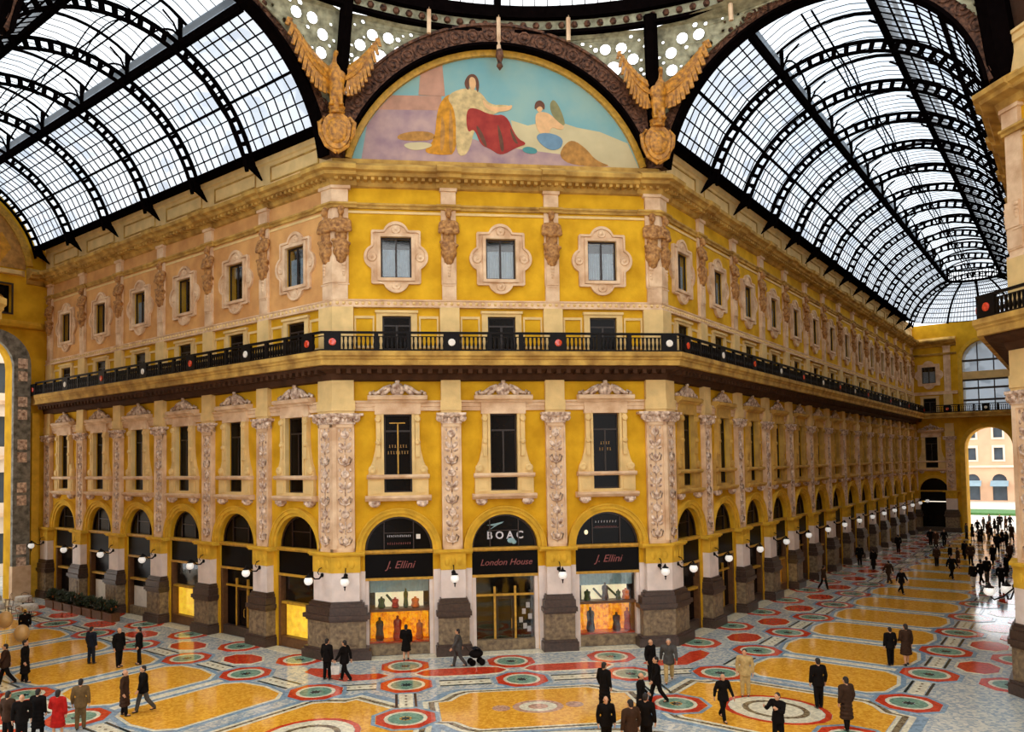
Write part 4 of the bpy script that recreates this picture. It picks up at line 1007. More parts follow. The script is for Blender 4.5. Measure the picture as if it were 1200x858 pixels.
# ------------------------------------------------------------------ end walls
ME_R = MR @ Matrix.Translation((TR, 0, 0)) @ Matrix.Rotation(-PI/2, 4, 'Z')      # u = distance from the arcade wall
ME_L = ML @ Matrix.Translation((-TL, 0, 0)) @ Matrix.Rotation(PI/2, 4, 'Z')      # u = minus that distance
def end_right():
    cu, hw, sp = 7.55, 2.35, 10.0
    out = [(0, 0), (.35, 0), (.35, 4.9)]+[(1.85-p[0], p[1]) for p in arcpts(0, 4.9, 1.5, 0, PI)]+[(3.35, 0), (cu-hw, 0), (cu-hw, sp)]+[(cu-p[0], p[1]) for p in arcpts(0, sp, hw, 0, PI)]+[(cu+hw, 0), (11.75, 0)]+[(13.25-p[0], p[1]) for p in arcpts(0, 4.9, 1.5, 0, PI)][:1]+[(11.75, 6.0), (14.25, 6.0), (14.25, 0), (W, 0), (W, 25), (0, 25)]
    big = [(cu-hw, 14.2), (cu+hw, 14.2), (cu+hw, 20.3)]+arcpts(cu, 20.3, hw, .05, PI-.05)+[(cu-hw, 20.3)]
    h = [[(1.75+a, b) for a, b in r] for r in (rect(-.66, .66, 7.64, 11.33), rect(-.68, .68, 14.2, 16.04), rect(-.73, .73, 17.87, 19.85))]+[big]
    mb = MB(); mb.plate(out, h, -3.0, 0)
    o = mb.build('wall_back', 'stucco', kind='structure', label='end wall of the long arcade with tall open archway to the square', cat='wall'); o.matrix_world = ME_R
    for nm, pr, ma in (('balcony_slab', P_BALC, 'cornice'), ('main_cornice', P_MAIN, 'cornice'), ('ledge', P_LEDGE, 'stone'), ('belt_course', P_BELT, 'cornice')):
        if nm in ('balcony_slab',): MB().sweep(pr, 0, W, -1, -1).build(nm, ma, o)
        else:
            MB().sweep(pr, 0, cu-hw-.5, -1, 0).build(nm, ma, o); MB().sweep(pr, cu+hw+.5, W, 0, -1).build(nm, ma, o)
    mb = MB(); mb.arc(cu, sp, hw, hw+.5, 0, PI, 0, .25, 24)
    for s in (-1, 1): mb.wb(min(cu+s*hw, cu+s*(hw+.5)), max(cu+s*hw, cu+s*(hw+.5)), 0, .25, 0, sp)
    mb.build('archway_trim', 'stucco_gold', o)
    mb = MB(); mb.arc(cu, 20.3, hw, hw+.4, 0, PI, 0, .2, 24)
    for s in (-1, 1): mb.wb(min(cu+s*hw, cu+s*(hw+.4)), max(cu+s*hw, cu+s*(hw+.4)), 0, .2, 14.2, 20.3)
    mb.build('archway_trim', 'stucco_gold', o)
    MB().arc(1.85, 4.9, 1.5, 1.85, 0, PI, 0, .2, 18).build('archivolt', 'stucco_gold', o)
    for u in (3.7, 11.4): pilaster(o, u, 'n')
    # glazing of the upper arch
    wn[0] += 1; w = put('window_%d' % wn[0], None, kind='structure', label='great arched window above the archway at the end of the long arcade', cat='window'); w.matrix_world = ME_R
    mb = MB()
    for q in (-.8, .8): mb.wb(cu+q-.06, cu+q+.06, -.6, -.5, 14.2, 22.4)
    for z in (15.6, 17.0, 18.0, 20.3): mb.wb(cu-hw, cu+hw, -.6, -.48, z-.12, z+.12)
    mb.build('mullion', 'window_frame', w)
    MB().wb(cu-hw, cu+hw, -.65, -.4, 18.1, 19.0).build('crossing_beam', 'stone_cream', w)
    MB().plate(big, [], -.66, -.64, True).build('pane', 'vent_glass', w)
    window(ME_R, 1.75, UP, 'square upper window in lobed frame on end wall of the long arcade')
    window(ME_R, 1.75, MZ, 'low dark balcony door on end wall of the long arcade'); window(ME_R, 1.75, TLW, 'tall pedimented window on end wall of the long arcade')
    d = put('shopfront', None, label='dark arched doorway on end wall of the long arcade', cat='doorway'); d.matrix_world = ME_R @ Matrix.Translation((1.85, 0, 0)) @ Matrix.Diagonal((.94, 1, 1, 1))
    put('lunette_pane', SH['lunette_pane'], d); put('transom', SH['transom'], d); put('sign_board', SH['sign_board'], d); put('pane', DARKP, d); put('base_panel', BASE['granite_dark'], d)
    railing('e', ME_R, 2.0, W-2.0, 0, 0, [3.7, 7.55, 11.4], 'black iron balcony railing crossing the end of the long arcade')
end_right()
def end_left():
    def q(v): return -v
    # portal with rounded head
    def portal(v0, zt, rr, v1=12.3):
        L = [(q(v0), 0)]+[(q(v0+rr-rr*math.cos(a)), zt-rr+rr*math.sin(a)) for a in [PI/2*i/8 for i in range(9)]]
        Rr = [(-(W)-x, z) for x, z in L]
        return L+Rr[::-1]
    vault_arc = [(q(VC)-p, z) for p, z in [(-6.9*math.cos(a), VZ+6.9*math.sin(a)) for a in [(19+142*i/30)*PI/180 for i in range(31)]]]
    hole = portal(2.25, 18.3, 2.2)
    out = [(0, 0)]+hole+[(-W, 0), (-W, 24.9)]+[(-x-W, z) for x, z in vault_arc]+[(0, 24.9)]
    sq = rect(q(4.4), q(2.35), 20.0, 22.0)
    mb = MB(); mb.plate(out, [sq], -1.2, 0)
    o = mb.build('wall_end', 'stucco', kind='structure', label='end wall of the short arcade with tall stone portal', cat='wall'); o.matrix_world = ME_L
    a, b = portal(1.15, 18.75, 2.4), portal(2.25, 18.3, 2.2)
    mb = MB(); mb.plate(a+b[::-1], [], 0, .35); mb.build('portal_surround', 'portal_stone', o)
    for z in (2.2, 6.5, 9.5, 12.5, 15.2):
        for k in range(2): MB().wb(q(2.0), q(1.4), .35, .42, z+k*.9, z+k*.9+.7).build('portal_panel', 'stone_carved', o)
    MB().wb(q(2.3), q(1.1), 0, .5, 0, 2.3).build('portal_base', 'stone', o)
    MB().sweep([(0,18.95),(.5,19.0),(.7,19.2),(.75,19.4),(0,19.45)], -W, 0, -1, -1).build('ledge', 'stucco_gold', o)
    MB().sweep(P_BALC, q(1.1), 0, 0, -1).build('balcony_slab', 'cornice', o); MB().sweep(P_MAIN, q(1.4), 0, 0, -1).build('main_cornice', 'cornice', o)
    MB().sweep([(0,22.7),(.3,22.75),(.35,23.0),(0,23.1)], -W, q(1.5), 0, -1).build('ledge', 'stone_cream', o)
    MB().wb(q(1.0), q(.5), 0, .2, 0, 13).build('pilaster', 'stucco_gold', o)
    wn[0] += 1; w = put('window_%d' % wn[0], None, kind='structure', label='dark square window above the stone portal of the short arcade', cat='window'); w.matrix_world = ME_L
    MB().plate(rect(q(4.5), q(2.25), 19.9, 22.1), [sq], 0, .1).build('surround', 'window_frame', w); MB().wb(q(4.4), q(2.35), -.5, -.45, 20.0, 22.0).build('pane', 'dark_glass', w)
    MB().lathe([(.3,0),(.2,.1),(0,.12)], 10, (q(3.0), .3, 21.0), 'y').build('shield_ornament', 'gilt', w)
    arc = [(q(VC)+5.9*math.cos(t), VZ+5.9*math.sin(t)) for t in [(8+164*i/26)*PI/180 for i in range(27)]]
    m2 = MB().plate([(arc[0][0], 23.2)]+arc+[(arc[-1][0], 23.2)], [], 0, .06).build('mural', 'mural_scrub', label='brown and orange arched painting closing the vault of the short arcade', cat='painting'); m2.matrix_world = ME_L
    MB().arc(q(VC), VZ, 5.9, 6.35, .14, PI-.14, 0, .2, 30).build('frame', 'gold_trim', m2)
    MB().plate([(q(4.6), 23.3), (q(3.2), 23.3), (q(2.4), 24.6), (q(3.0), 25.6), (q(4.0), 24.9)], [], .06, .07).build('drapery', 'mural_yellow', m2)
    MB().plate([(q(8.6), 23.3), (q(5.4), 23.3), (q(5.6), 25.2), (q(7.0), 26.4), (q(8.2), 25.0)], [], .06, .07).build('dark_drapery', 'mural_brown', m2)
end_left()
# walls on the other side of both arcades, with the octagon facades next to them
def plain_wall(name, Mx, u0, u1, m0, m1, pils, label, rail=None):
    mb = MB(); mb.wb(u0, u1, -.6, 0, 0, 23.1); o = mb.build(name, 'stucco', kind='structure', label=label, cat='wall'); o.matrix_world = Mx
    mouldings(o, u0, u1, m0, m1)
    for u, k in pils: pilaster(o, u, k)
    if rail: railing('x', Mx, u0, u1, m0, m1, [u for u, k in pils], rail)
    return o
M1 = MR @ Matrix.Translation((0, -W, 0)) @ Matrix.Rotation(PI, 4, 'Z')
plain_wall('wall_right_opposite', M1, -TR, 0, -1, T22, [(0, 'R')]+[(-(.17+BR*k), 'n') for k in range(1, 14)], 'wall across the long arcade, by the octagon corner pier', 'black iron balcony railing across the long arcade from the fourteen bays')
M2 = ML @ Matrix.Translation((0, -W, 0)) @ Matrix.Rotation(PI, 4, 'Z')
plain_wall('wall_left_opposite', M2, 5.0, TL, 0, -1, [], 'wall across the short arcade')
plain_wall('added_wall_side_left', Matrix.Translation((-8-W*S, -W*S-16, 0)) @ Matrix.Rotation(PI/2, 4, 'Z'), 0, 14.5, T22, 0, [], 'unseen octagon facade beside the short arcade, across from the corner pier, added to narrow the light')  # unseen facade, added to cut sky light coming from behind
plain_wall('added_wall_opposite', Matrix.Translation((0, -37.9, 0)) @ Matrix.Rotation(PI, 4, 'Z'), -8, 8, T22, T22, [], 'unseen octagon facade facing the painted lunette, added to block low light')  # unseen, set behind the camera to block low light
M3 = Matrix.Translation((8+W*S, -W*S, 0)) @ Matrix.Rotation(-PI/2, 4, 'Z')
baysS = [8-BFr, 8, 8+BFr]
WS = make_wall('wall_side', M3, baysS, BFr/2, 0, 16, 'octagon facade next to the corner pier across the long arcade')
mouldings(WS, 0, 16, T22, T22)
for u, k in ((0, 'L'), (8-2.53, 'n'), (8+2.53, 'n'), (16, 'R')): pilaster(WS, u, k)
for i, u in enumerate(baysS):
    put('archivolt', archi, WS, (u, 0, 0)); put('wall_panel', mzm, WS, (u, 0, 0))
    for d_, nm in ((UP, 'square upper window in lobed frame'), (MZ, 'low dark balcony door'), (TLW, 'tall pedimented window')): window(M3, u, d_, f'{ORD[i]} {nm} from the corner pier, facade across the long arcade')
    shopfront(M3, u, 'dark', f'{ORD[i]} dark shop arch from the corner pier, facade across the long arcade')
railing('s', M3, 0, 16, T22, T22, [0, 8-2.53, 8+2.53, 16], 'black iron balcony railing on octagon facade next to the corner pier')
for nm, sg in (('light_block_right', 1), ('light_block_left', -1)):  # unseen plain walls added to cut low light through the back arcades
    c = OCT+Vector((sg*S, -S, 0))*50; o = MB().box(-9, 9, -.5, .5, 0, 30).build(nm, 'stucco', None, c, sg*PI/4, kind='structure', label='unseen wall added to block low light on the far side of the octagon, '+('beyond the side facade' if sg > 0 else 'beyond the opposite side facade'), cat='wall')
for o_ in [o for o in COL.objects if o.name == 'wall_side']: MB().wb(0, 16, -.6, -.15, 23.1, 31).build('upper_wall', 'soffit_shade', o_)
# twin globe lamp on that corner pier
lp = put('twin_globe_lamp', None, label='twin globe lamp on curled iron brackets, corner pier across the long arcade', cat='lamp'); lp.matrix_world = M1 @ Matrix.Translation((-.45, 0, 0))
mb = MB(); mb.tube([(0,-.4,3.9),(0,-.8,3.5),(0,-1.1,3.35),(0,-1.25,3.5)], .035, 6); mb.tube([(-.05,-.4,3.9),(-.5,-.6,3.35),(-.75,-.7,3.3),(-.85,-.75,3.45)], .035, 6); mb.lathe([(.14,0),(.14,.05),(.06,.1)], 10, (0,-.4,3.9), 'y'); mb.build('bracket', 'rail_iron', lp, smooth=True)
for x, y in ((0, -1.25), (-.85, -.75)):
    MB().ell((x, y, 3.68), .2, 14, 9).build('globe', 'globe', lp, smooth=True); MB().lathe([(.16,.1),(.17,.15),(.06,.22),(.02,.34)], 10, (x, y, 3.68)).build('cap', 'rail_iron', lp)

# ------------------------------------------------------------------ the square beyond the long arcade, the street beyond the short one
def outside():
    MB().box(TR+1.3, 190, -70, 60, -.2, -.008).build('pavement', 'pavement', kind='structure', label='sunlit pale paving of the square beyond the archway', cat='pavement').matrix_world = MR
    g = put('lawn', MB().box(TR+32, TR+42, -40, 30, -.008, .35).mesh('lawn', 'grass'), label='green lawn bed in the square beyond the archway', cat='lawn'); g.matrix_world = MR
    b = put('palace_building', None, label='pinkish palace with arched ground floor across the square', cat='building'); b.matrix_world = MR @ Matrix.Translation((TR+75, -VC, 0)) @ Matrix.Rotation(-PI/2, 4, 'Z')
    cols = [-22.5+4.5*k for k in range(11)]
    hs = []
    for c in cols:
        hs.append([(c-1.2, .2), (c+1.2, .2), (c+1.2, 4.2)]+arcpts(c, 4.2, 1.2, .1, PI-.1, 8)+[(c-1.2, 4.2)])
        for z in (8.2, 12.6): hs.append(rect(c-.75, c+.75, z, z+2.4))
    mb = MB(); mb.plate(rect(-26, 26, 0, 17), hs, -1, 0); mb.build('wall', 'far_stucco', b)
    MB().sweep([(0,6.6),(.4,6.7),(.4,7.1),(0,7.1)], -26, 26).build('ledge', 'far_trim', b); MB().sweep([(0,16.4),(.9,16.7),(.9,17.2),(0,17.3)], -26, 26).build('cornice', 'far_trim', b)
    wm = MB().plate(rect(-1.1, 1.1, -.35, 2.9), [rect(-.75, .75, 0, 2.4)], 0, .15).mesh('window', 'far_trim'); pm = MB().wb(-.8, .8, -.5, -.45, -.1, 2.5).mesh('pane', 'far_glass')
    ar = MB().wb(-1.3, 1.3, -.6, -.5, .2, 5.5).mesh('arch_pane', 'far_glass'); aw = MB().quadbox([(-1.5,0,4.0),(1.5,0,4.0),(1.5,-1.6,3.0),(-1.5,-1.6,3.0),(-1.5,0,4.1),(1.5,0,4.1),(1.5,-1.6,3.1),(-1.5,-1.6,3.1)]).mesh('awning', 'awning')
    for c in cols:
        put('arch_pane', ar, b, (c, 0, 0)); put('awning', aw, b, (c, 0, 0))
        for z in (8.2, 12.6): w = put('window', wm, b, (c, 0, z)); put('pane', pm, w)
    # street side of the short arcade
    b2 = put('street_building', None, label='pale building seen through the stone portal of the short arcade', cat='building'); b2.matrix_world = ME_L @ Matrix.Translation((0, 14, 0))
    hs = [rect(c-.8, c+.8, z, z+2.6) for c in range(-18, 8, 4) for z in (1.0, 6.2, 11.0, 15.6)]
    mb = MB(); mb.plate(rect(-21, 10, 0, 22), hs, -.8, 0); mb.build('wall', 'far_trim', b2)
    for c in range(-18, 8, 4):
        for z in (1.0, 6.2, 11.0, 15.6): MB().wb(c-.9, c+.9, -.5, -.45, z-.1, z+2.7).build('pane', 'far_glass', b2)
    for z in (5.0, 9.9, 14.6): MB().wb(-21, 10, 0, .3, z, z+.35).build('ledge', 'stone', b2)
outside()

# ------------------------------------------------------------------ mosaic inlays of the floor
Z0 = -.03
def ngon(r, n=8, a0=PI/8, sx=1, sy=1): return [(sx*r*math.cos(a0+2*PI*i/n), sy*r*math.sin(a0+2*PI*i/n)) for i in range(n)]
def slab(name, outer, holes, ma): return MB().plate(outer, holes, Z0, 0, horiz=True).mesh(name, ma)
MEDm = {'medallion': slab('medallion', ngon(1.12), [ngon(.78, 16, 0)], 'inlay_red')}
MEDs = [('cream_ring', slab('cream_ring', ngon(.77, 16, 0), [ngon(.64, 16, 0)], 'inlay_cream')), ('green_disc', slab('green_disc', ngon(.63, 16, 0), [ngon(.24, 8, 0)], 'inlay_green')), ('star', slab('star', [(.23*(1 if i % 2 == 0 else .5)*math.cos(PI*i/8), .23*(1 if i % 2 == 0 else .5)*math.sin(PI*i/8)) for i in range(16)], [], 'inlay_dark'))]
MEDo = slab('outer_band', ngon(1.3), [ngon(1.15)], 'inlay_blue')
STRIP = slab('white_strip', rect(-.95, .95, -.26, .26), [], 'inlay_cream')
SIDE = slab('dark_line', rect(-.95, .95, -.05, .05), [], 'inlay_dark')
DOT = slab('diamond', [(.09, 0), (0, .07), (-.09, 0), (0, -.07)], [], 'inlay_brown')
def med(x, y, rot=0, band=True):
    o = put('medallion', MEDm['medallion'], FLOOR, (x, y, .009), rot)
    for nm, me in MEDs: put(nm, me, o)
    if band: put('outer_band', MEDo, o, (0, 0, -.003))
def strip(x, y, rot, L=1.9):
    k = L/1.9
    o = put('white_strip', STRIP, FLOOR, (x, y, .003), rot); o.scale = (k, 1, 1)
    for s in (-1, 1): put('dark_line', SIDE, o, (0, s*.36, 0))
    for q in (-.6, -.2, .2, .6): 
        d = put('diamond', DOT, o, (q, 0, .003))
PER = 4.65
def polyoff(P, k, c=(0, 0)): return [(c[0]+(x-c[0])*k[0], c[1]+(y-c[1])*k[1]) for x, y in P]
# orange panel of an arcade, local x along arcade, y across
pt, pv = 1.72, 2.75
PAN = [(-pt, -pv+.75), (-pt*.72, -pv+.2), (0, -pv), (pt*.72, -pv+.2), (pt, -pv+.75), (pt, pv-.75), (pt*.72, pv-.2), (0, pv), (-pt*.72, pv-.2), (-pt, pv-.75)]
PANm = slab('orange_panel', PAN, [], 'inlay_orange'); PANw = slab('panel_border', polyoff(PAN, (1.08, 1.05)), [polyoff(PAN, (1.005, 1.003))], 'inlay_cream'); PANg = slab('panel_border', polyoff(PAN, (1.2, 1.12)), [polyoff(PAN, (1.085, 1.055))], 'inlay_blue')
CROSS = slab('cross_strip', rect(-.16, .16, -2.3, 2.3), [], 'inlay_cream')
ROCT = slab('red_octagon', ngon(1.0, 8, PI/8, 1.1, .8), [], 'inlay_red'); ROCTo = slab('octagon_border', ngon(1.0, 8, PI/8, 1.22, .92), [ngon(1.0, 8, PI/8, 1.12, .82)], 'inlay_cream')
def arm_floor(Mx, sgn, rows, med0):
    c = 7.55
    ang = Mx.to_euler().z
    def at(t, v): p = Mx @ Vector((sgn*t, -v, 0)); return p.x, p.y
    for k in range(-1, rows):
        t = med0+PER*k
        for v in (4.05, 11.1): med(*at(t, v), ang); strip(*at(t+PER/2, v), ang)
        if k >= 0:
            for v in (1.15, 13.9): med(*at(t, v), ang, False)
        if k >= 0:
            x, y = at(t, c); put('cross_strip', CROSS, FLOOR, (x, y, 0), ang)
        x, y = at(t+PER/2, c)
        if k >= -1:
            p = put('orange_panel', PANm, FLOOR, (x, y, 0), ang); put('panel_border', PANw, p); put('panel_border', PANg, p)
        for v in (2.6, 12.6):
            if k >= 0: x, y = at(t+PER/2, v); p = put('red_octagon', ROCT, FLOOR, (x, y, 0), ang); put('octagon_border', ROCTo, p)
arm_floor(MR, 1, 15, .95); arm_floor(ML, -1, 6, 1.2)
# octagon field
for x in (-4.85, -.1, 4.55): med(x, -4.95); med(x, -2.0, 0, False)
for x in (-2.45, 2.25, 6.7, -6.95): strip(x, -4.95, 0, 2.1)
LOZ = [(-1.95, 0), (-1.6, -.42), (-1.0, -.55), (1.0, -.55), (1.6, -.42), (1.95, 0), (1.6, .42), (1.0, .55), (-1.0, .55), (-1.6, .42)]
LOZm = slab('red_lozenge', LOZ, [], 'inlay_red'); LOZo = slab('lozenge_border', polyoff(LOZ, (1.07, 1.25)), [polyoff(LOZ, (1.01, 1.05))], 'inlay_cream')
for x in (-2.45, 2.25): p = put('red_lozenge', LOZm, FLOOR, (x, -3.3, 0)); put('lozenge_border', LOZo, p)
for s in (-1, 1):
    B = [(5.6, -3.4), (6.0, -3.85), (7.4, -3.95), (8.6, -3.0), (9.2, -2.2), (9.0, -1.6), (8.4, -1.8), (7.6, -2.7), (6.9, -3.05), (6.0, -3.0)]
    B = [(s*x, y) for x, y in B]; put('red_lozenge', slab('red_lozenge', B, [], 'inlay_red'), FLOOR, (0, 0, .0015))
    med(s*4.95, -9.1, 0); 
    p = Vector((4.95, 9.2)); q = Vector((9.2, 4.95)); med(s*q.x, OCT.y+q.y, PI/4)
    strip(s*4.9, -7.0, PI/2, 1.7)
def big_panel(cx, cy, ang, hw, hd, orn, zz=0.):
    o = [(-hw, -hd+1.0), (-hw+.5, -hd+.9), (-hw+.9, -hd+.3), (-hw+1.3, -hd), (hw-1.3, -hd), (hw-.9, -hd+.3), (hw-.5, -hd+.9), (hw, -hd+1.0), (hw, hd-1.0), (hw-.5, hd-.9), (hw-.9, hd-.3), (hw-1.3, hd), (-hw+1.3, hd), (-hw+.9, hd-.3), (-hw+.5, hd-.9), (-hw, hd-1.0)]
    ell1 = ngon(1, 20, 0, *(orn[0:2]))
    p = put('orange_panel', slab('orange_panel', o, [ell1], 'inlay_orange'), FLOOR, (cx, cy, zz), ang)
    for k0, k1, c in ((1.01, 1.04, 'inlay_cream'), (1.045, 1.1, 'inlay_brown'), (1.11, 1.16, 'inlay_cream'), (1.165, 1.26, 'inlay_blue')): put('panel_border', slab('panel_border', polyoff(o, (k1, k1+.02)), [polyoff(o, (k0, k0+.02 if k0 > 1.02 else k0))], c), p, (0, 0, -.0015))
    for k0, k1, c in orn[2]:
        put('rosette', slab('rosette', polyoff(ell1, (k1, k1)), [polyoff(ell1, (k0, k0))] if k0 else [], c), p)
    for s in (-1, 1):
        if orn[3]: put('rosette', slab('rosette', ngon(.34, 10, 0), [], 'inlay_pink'), p, (s*(orn[0]+.42), 0, .004))
big_panel(-.1, -8.55, 0, 3.6, 2.05, (.95, .75, ((.75, .99, 'inlay_pink'), (.4, .74, 'inlay_cream'), (0, .39, 'inlay_pink')), True), .0022)
O2 = ((.88, .99, 'inlay_red'), (.62, .87, 'inlay_cream'), (.5, .61, 'inlay_brown'), (0, .49, 'inlay_cream'))
big_panel(8.2, -10.3, -PI/4, 3.6, 2.6, (1.9, 1.6, O2, False)); big_panel(-8.2, -10.3, PI/4, 3.6, 2.6, (1.9, 1.6, O2, False))
ring = lambda r: [(r*math.cos(2*PI*i/64), OCT.y+r*math.sin(2*PI*i/64)) for i in range(64)]
for r0, r1, c in ((7.15, 7.35, 'inlay_brown'), (6.45, 7.1, 'inlay_cream'), (6.0, 6.4, 'inlay_blue'), (2.5, 5.9, 'inlay_orange')): put('ring_band', slab('ring_band', ring(r1), [ring(r0)], c), FLOOR, (0, 0, -.004))
for i in range(60):
    a = 2*PI*i/60; put('diamond', DOT, FLOOR, (6.78*math.cos(a), OCT.y+6.78*math.sin(a), .004), a+PI/2)
# pale stone margin along the foot of the walls
for Mx, u0, u1, m0, m1 in ((MF, -8, 8, T22, T22), (ML, -TL, 0, -1, T22), (MR, 0, TR, T22, -1)):
    p = MB().wb(u0, u1, 0, .75, Z0, -.002, m0, m1).build('wall_margin', 'inlay_cream', FLOOR); p.matrix_world = Mx

# ------------------------------------------------------------------ people
for n_, h_ in (('black', '15110F'), ('navy', '1D2029'), ('brown', '3E2B1F'), ('tweed', '6E5636'), ('tan', 'BCA06A'), ('red', 'B3221C'), ('grey', '4B4946'), ('white', 'DAD4C8')): mat('cloth_'+n_, h_, .9, .25, 9, spec=.1)
mat('skin', 'D09A74', .6, .1, 6); mat('hair_dark', '1C120C', .7, .3, 20); mat('hair_grey', '8C867E', .7, .3, 20); mat('shoe', '0E0A09', .4, .2, 6); mat('hat_dark', '17120F', .8, .2, 6); mat('hat_yellow', 'D8A42A', .8, .2, 6); mat('eye', '1A1210', .4, .1, 6)
def hand_mesh():
    mb = MB(); mb.ell((0, 0, -.045), (.04, .017, .052), 10, 7); mb.cap((0, 0, .02), .026, (0, 0, -.02), .028)
    for x, L in ((-.03, .055), (-.01, .072), (.01, .075), (.03, .066)):
        mb.cap((x, 0, -.085), .0098, (x*1.1, -.008, -.085-L*.5), .0092); mb.cap((x*1.1, -.008, -.085-L*.5), .0092, (x*1.1, -.028, -.085-L), .008)
    mb.cap((.036, 0, -.03), .013, (.058, -.016, -.062), .0105); mb.cap((.058, -.016, -.062), .0105, (.056, -.03, -.092), .009)
    return blob(mb, .006, 2, .35, 'hand')
def head_mesh():
    mb = MB(); mb.ell((0, 0, .01), (.075, .093, .105), 14, 10); mb.ell((0, -.025, -.055), (.056, .066, .062), 12, 8); mb.cap((0, .012, -.06), .052, (0, .02, -.17), .058)
    mb.cap((0, -.088, .015), .011, (0, -.108, -.02), .015)                      # nose
    mb.cap((-.045, -.08, .035), .012, (.045, -.08, .035), .012)                  # brow
    mb.cap((-.018, -.088, -.055), .009, (.018, -.088, -.055), .009); mb.ell((0, -.078, -.09), (.024, .02, .02), 8, 6)
    for s in (-1, 1): mb.ell((s*.078, .01, -.005), (.012, .022, .034), 8, 6)
    return blob(mb, .011, 2, .6, 'head')
HAND, HEAD = hand_mesh(), head_mesh()
EYES = MB().ell((-.03, -.083, .012), (.012, .008, .007), 8, 5).ell((.03, -.083, .012), (.012, .008, .007), 8, 5).mesh('eyes', 'eye')
def frame_to(d):
    d = Vector(d).normalized(); z = -d; x = Vector((1, 0, 0)); x = (x-z*x.dot(z)).normalized(); y = z.cross(x)
    return Matrix((x, y, z)).transposed()
def person_kit(pose):
    woman = pose == 'womancoat'
    sw = {'walk': (.29, -.25), 'stand': (.05, -.04), 'overcoat': (.12, -.1), 'womancoat': (.1, -.08), 'reach': (.08, -.06)}[pose]
    bend = {'walk': (.1, .35)}.get(pose, (.03, .05))
    legs = []
    for s, a, b in ((-1, sw[0], bend[0]), (1, sw[1], bend[1])):
        h = Vector((s*.09, 0, .92)); k = h+.43*Vector((s*.02, -math.sin(a), -math.cos(a))); an = k+.42*Vector((0, -math.sin(a-b), -math.cos(a-b))); legs.append((h, k, an))
    dz = .085-min(l[2].z for l in legs); up = Vector((0, 0, dz))
    legs = [tuple(p+up for p in l) for l in legs]
    arms = []
    sh = .185 if woman else .205
    for s in (-1, 1):
        p0 = Vector((s*sh, 0, 1.41))+up
        if pose == 'walk': d1, d2 = Vector((s*.18, -s*.35, -.92)), Vector((s*.05, -s*.35-.25, -.9))
        elif pose == 'reach': d1, d2 = Vector((s*.25, -.55, -.75)), Vector((-s*.2, -.8, .5))
        elif pose == 'womancoat': d1, d2 = Vector((s*.22, .05, -.95)), Vector((-s*.25, -.75, -.45)) if s > 0 else Vector((0, -.15, -1))
        elif pose == 'overcoat': d1, d2 = Vector((s*.2, .1, -.95)), Vector((-s*.05, -.3, -.95))
        else: d1, d2 = Vector((s*.22, .08, -.95)), Vector((s*.02, -.22, -.97))
        e = p0+.29*d1.normalized(); w = e+.25*d2.normalized(); arms.append((p0, e, w, d2.normalized()))
    body = MB()
    for h, k, an in legs: body.cap(h, .085, k, .058); body.cap(k, .058, an, .04); body.cap(an, .042, an+Vector((0, -.12, -.045)), .034)
    body.ell(Vector((0, 0, .96))+up, (.16, .11, .13), 12, 8); body.cap(Vector((0, 0, 1.0))+up, .13, Vector((0, 0, 1.3))+up, .14); body.ell(Vector((0, 0, 1.32))+up, (.18, .11, .14), 12, 8)
    for p0, e, w, d in arms: body.cap(p0, .055, e, .042); body.cap(e, .042, w, .03)
    body.cap(Vector((0, .01, 1.4))+up, .07, Vector((0, .01, 1.5))+up, .055)
    bm_ = blob(body, .024, 3, .5, 'body'); full = MB().add(bm_)
    hc = Vector((0, -.015, 1.61))+up
    full.add(HEAD, Matrix.Translation(hc))
    for (p0, e, w, d), s in zip(arms, (-1, 1)):
        full.add(HAND, Matrix.Translation(w+d*.01) @ frame_to(d).to_4x4() @ Matrix.Diagonal((-s, 1, 1, 1)) @ Matrix.Rotation(PI/2, 4, 'Z'))
    kit = {'person': full.mesh('person', 'skin', True, fix=False)}
    # coat or jacket
    hem = {'stand': .8, 'walk': .8, 'reach': .8, 'overcoat': .42, 'womancoat': .5}[pose]
    cb = MB(); cb.ell(Vector((0, 0, 1.33))+up, (.225, .15, .15), 14, 8); cb.cap(Vector((0, 0, 1.3))+up, .165, Vector((0, 0, 1.05))+up, .15 if not woman else .135)
    cb.cap(Vector((-.15, 0, 1.43))+up, .075, Vector((.15, 0, 1.43))+up, .075)
    n = 5
    for i in range(n+1):
        z = 1.05+(hem-1.05)*i/n; r = .155+(.05 if hem < .6 else .025)*i/n
        yo = (legs[0][1].y+legs[1][1].y)/2*i/n; cb.ell(Vector((0, yo, z))+up, (r*1.22, r*(.95 if pose != 'walk' else 1.1), .1), 14, 6)
    for p0, e, w, d in arms: cb.cap(p0, .082, e, .066); cb.cap(e, .066, w-d*.02, .05)
    kit['coat'] = blob(cb, .026, 3, .5, 'coat')
    if not woman:
        tb = MB()
        for h, k, an in legs: tb.cap(h, .1, k, .082); tb.cap(k, .082, an+Vector((0, 0, .02)), .068)
        tb.ell(Vector((0, 0, .95))+up, (.165, .125, .14), 12, 8); kit['trousers'] = blob(tb, .026, 2, .5, 'trousers')
    sb = MB()
    for h, k, an in legs: sb.cap(an+Vector((0, .03, -.045)), .04, an+Vector((0, -.13, -.052)), .033); sb.cap(an, .048, an+Vector((0, 0, -.03)), .045)
    kit['shoes'] = blob(sb, .018, 2, .6, 'shoes')
    hb = MB(); hb.ell(hc+Vector((0, .022, .035)), (.086, .098, .098), 14, 8); hb.ell(hc+Vector((0, .055, -.03)), (.078, .062, .075 if not woman else .11), 12, 8); kit['hair'] = blob(hb, .016, 2, .6, 'hair')
